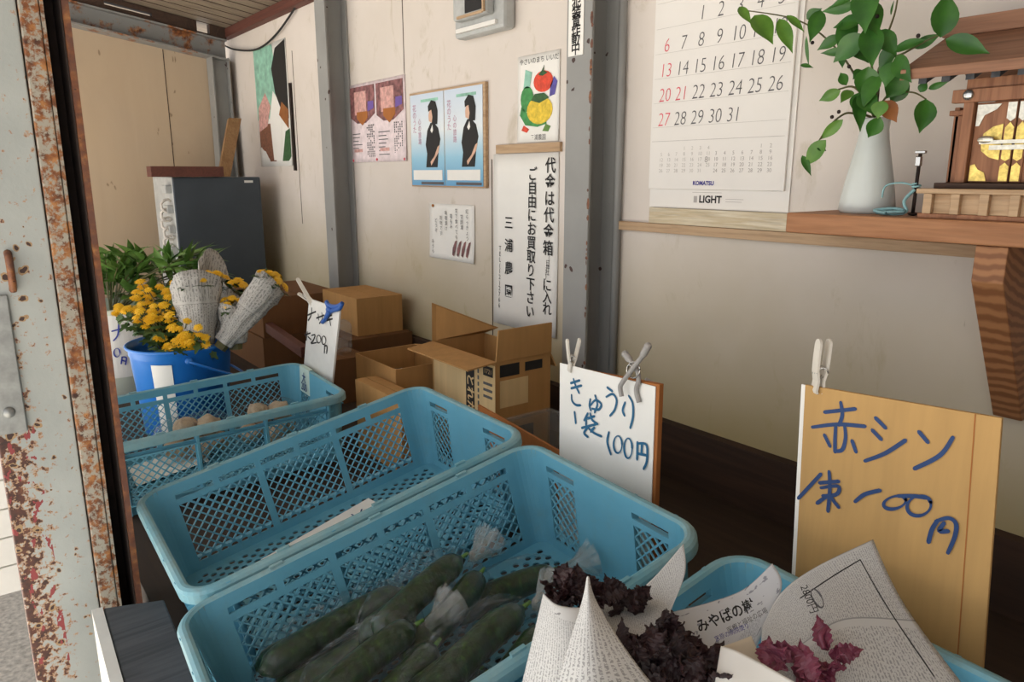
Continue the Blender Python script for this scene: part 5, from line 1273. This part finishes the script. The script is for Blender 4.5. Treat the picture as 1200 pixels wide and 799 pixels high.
for k in range(6): lump('pale brown root vegetable in the clear tub below the column', (-1.42 + .08 * (k % 3), 1.09 + .09 * (k // 3), FLOOR + .045), .038, 'root vegetables in the clear tub')
# bagged roots in the back crate
for n_, (px, py, lab) in enumerate(((325, 468, 'rear'), (282, 482, 'front'))):
    C0 = MBk @ V(((-.06, .155, .066), (-.075, -.04, .066))[n_])
    for dx, dy, dz_ in ((-.035, 0, -.02), (.035, .01, -.02), (0, .055, -.02), (0, -.05, -.02), (-.01, -.02, .03), (.01, .035, .032)):
        lump('pale brown root vegetable in the %s bag of the stickered crate' % lab, C0 + V((dx, dy, dz_)), .032, 'root vegetables bagged in the %s of the stickered crate' % lab)
    bag('clear bag of pale brown roots in the %s of the stickered crate' % lab, C0 + V((0, -.11, -.005)), C0 + V((0, .11, .0)), .080, .068, 5 + n_, 'clear bags of roots', False)
q = [on_crate(MBk, *p, .01) for p in ((150, 548), (235, 520), (245, 540), (160, 570))]
b = MB(); b.prism(q, (0, 0, .001)); tag(obj('paper_slip', b, 'paper'), 'white paper on the floor of the stickered crate', 'paper')

# ------------------------------------------------------------------ red shiso in newspaper
def patch(ctrl, n=8):
    """Catmull-Rom surface through a small net of points, with uv in metres"""
    rows = [smooth_path(r, n) if len(r) > 2 else [V(r[0]).lerp(V(r[1]), i / n) for i in range(n + 1)] for r in ctrl]
    cols = list(zip(*rows)); cols = [smooth_path(c, n) if len(c) > 2 else [c[0].lerp(c[1], i / n) for i in range(n + 1)] for c in cols]
    G = [list(r) for r in zip(*cols)]
    wd = (V(G[len(G) // 2][0]) - V(G[len(G) // 2][-1])).length; hd = (V(G[0][0]) - V(G[-1][0])).length
    UV = [[(j / (len(G[0]) - 1) * wd, i / (len(G) - 1) * hd) for j in range(len(G[0]))] for i in range(len(G))]
    return G, UV
def paper_patch(parent, name, net, mat, lab=None):
    G, UV = patch([[atd(*p) for p in r] for r in net]); b = MB(); b.grid(G, UV); return obj(name, b, mat, parent, lab, smooth=True, solid=.0007), G
def shiso_leaves(parent, spots, mat, size, seed, name='leaves'):
    random.seed(seed); b = MB()
    for (x0, x1, y0, y1, d0, d1, n) in spots:
        for k in range(n):
            p = atd(random.uniform(x0, x1), random.uniform(y0, y1), random.uniform(d0, d1)); dr = V((random.uniform(-.8, .8), random.uniform(-.4, .8), random.uniform(.1, 1)))
            leaf_mb(b, p, dr, (ORG - p).normalized() + V((random.uniform(-.8, .8), random.uniform(-.8, .8), random.uniform(-.5, .5))), size * random.uniform(.7, 1.2), size * random.uniform(.55, .8), .2, .15, 14, .13, .1, k)
    return obj(name, b, mat, parent, smooth=False)
# left bundle
t = thing('shiso_bunch', 'dark red shiso in a pointed newspaper wrap, leftmost of the bundles', 'shiso bunch', atd(700, 800, .66), group='newspaper bundles of red shiso')
paper_patch(t, 'newspaper_wrapper', [[(637, 695, .76), (652, 708, .73), (676, 712, .72), (700, 709, .73)], [(624, 750, .73), (650, 760, .69), (684, 764, .675), (715, 760, .70)], [(600, 850, .68), (640, 860, .63), (690, 860, .62), (740, 850, .65)]], 'news', 'newspaper with columns of small print')
paper_patch(t, 'wrapper_flap', [[(688, 676, .71), (689, 675, .71), (690, 676, .71)], [(682, 705, .70), (690, 706, .69), (700, 707, .70)], [(662, 770, .665), (695, 775, .645), (740, 770, .665)], [(635, 860, .63), (705, 870, .59), (812, 860, .64)]], 'news', 'pointed newspaper flap')
paper_patch(t, 'wrapper_back', [[(690, 712, .80), (735, 700, .83), (765, 678, .845), (801, 637, .86)], [(706, 742, .76), (742, 730, .78), (775, 706, .80), (803, 670, .82)], [(728, 800, .71), (752, 780, .73), (772, 755, .75), (787, 712, .78)]], 'news_ad', 'back sheet of newspaper')
shiso_leaves(t, [(642, 686, 690, 712, .765, .80, 22), (690, 750, 698, 722, .78, .81, 26), (652, 668, 680, 700, .78, .79, 8)], 'shiso_shaded', .027, 3)
b = MB(); b.tube([atd(690, 850, .66), atd(690, 740, .74)], .012, 8); obj('stems', b, 'stem', t)
# middle bundle
t = thing('shiso_bunch', 'nearly black shiso leaves against a newspaper sheet, middle of the bundles', 'shiso bunch', atd(800, 800, .70), group='newspaper bundles of red shiso')
p_, G = paper_patch(t, 'newspaper_wrapper', [[(784, 718, .80), (830, 706, .82), (872, 690, .83), (905, 660, .84)], [(770, 750, .77), (822, 746, .785), (870, 730, .80), (916, 690, .82)], [(765, 840, .71), (810, 840, .72), (852, 820, .73), (884, 762, .78)]], 'news_pale', 'pale newspaper with large heading')
c0 = atd(853, 722, .789); c1 = atd(830, 729, .781); cn = (atd(880, 716, .795) - atd(822, 740, .78)).normalized(); up_ = (ORG - c0).normalized(); up2 = up_.cross(cn).normalized(); up2 = up2 if up2.z > 0 else -up2
text(t, 'heading', 'みやばの樹', 'black', atd(851, 722, .775), cn, up2, .0140, 'CENTER', off=.0003)
text(t, 'subheading', '医療と福祉の広場', 'grey_ink', atd(876, 727, .780), (cn + up2 * .08), up2, .0065, 'CENTER')
text(t, 'subheading', '宮原の病院便り', 'brand_blue', atd(858, 741, .768), cn, up2, .006, 'CENTER')
shiso_leaves(t, [(735, 800, 768, 815, .68, .73, 70), (764, 792, 740, 775, .72, .745, 22), (790, 845, 782, 815, .68, .725, 50), (728, 752, 762, 785, .70, .72, 14)], 'shiso_shaded', .03, 5)
# right bundle
t = thing('shiso_bunch', 'purple-red shiso in a large newspaper page, rightmost of the bundles', 'shiso bunch', atd(960, 800, .66), group='newspaper bundles of red shiso')
paper_patch(t, 'newspaper_wrapper', [[(893, 735, .765), (915, 695, .795), (955, 665, .81), (1023, 632, .825)], [(890, 775, .73), (935, 745, .745), (985, 712, .765), (1062, 712, .775)], [(880, 860, .66), (950, 850, .665), (1030, 850, .67), (1165, 850, .68)]], 'news_ad', 'large newspaper page of small advertisements')
def rp(x, y): # on the page, a touch in front
    u = (y - 632) / 218; return atd(x, y, .812 - .165 * u)
ln = [[rp(938, 701), rp(975, 676), rp(1008, 656)], [rp(1008, 656), rp(1040, 712), rp(1094, 792)]]
nm = (ORG - rp(990, 720)).normalized()
strokes(t, 'border_line', [[p + nm * .004 for p in s] for s in ln], .0011, nm, 'black')
rx = (rp(996, 690) - rp(975, 676)).normalized() ; ry = nm.cross(rx).normalized()
dn_ = (rp(954, 714) - rp(945, 692)).normalized(); text(t, 'price_print', '2800円', 'black', rp(948, 702) + nm * .008, dn_, nm.cross(dn_), .0105, 'CENTER')
strokes(t, 'ring_mark', [[rp(*p) + nm * .006 for p in ell((958, 701), 5, 12, -.5)]], .0018, nm, 'grey_ink')
paper_patch(t, 'wrapper_fold', [[(845, 757, .70), (862, 762, .685), (890, 776, .67), (935, 801, .65)], [(838, 800, .67), (858, 810, .655), (890, 825, .645), (940, 850, .63)], [(830, 860, .64), (855, 870, .63), (890, 880, .625), (940, 890, .61)]], 'paper', 'plain white paper fold')
paper_patch(t, 'inner_fold', [[(847, 757, .703), (862, 752, .72), (880, 745, .74)], [(862, 800, .69), (880, 800, .70), (900, 790, .72)]], 'paper_warm')
shiso_leaves(t, [(888, 916, 756, 788, .70, .73, 5), (960, 978, 762, 795, .69, .715, 4), (920, 965, 798, 815, .68, .70, 6)], 'shiso_red', .034, 9)
b = MB(); b.tube(smooth_path([atd(966, 760, .71), atd(962, 745, .715), atd(970, 735, .72)]), .003, 6); obj('curled_leaf_tip', b, 'shiso_red', t, smooth=True)
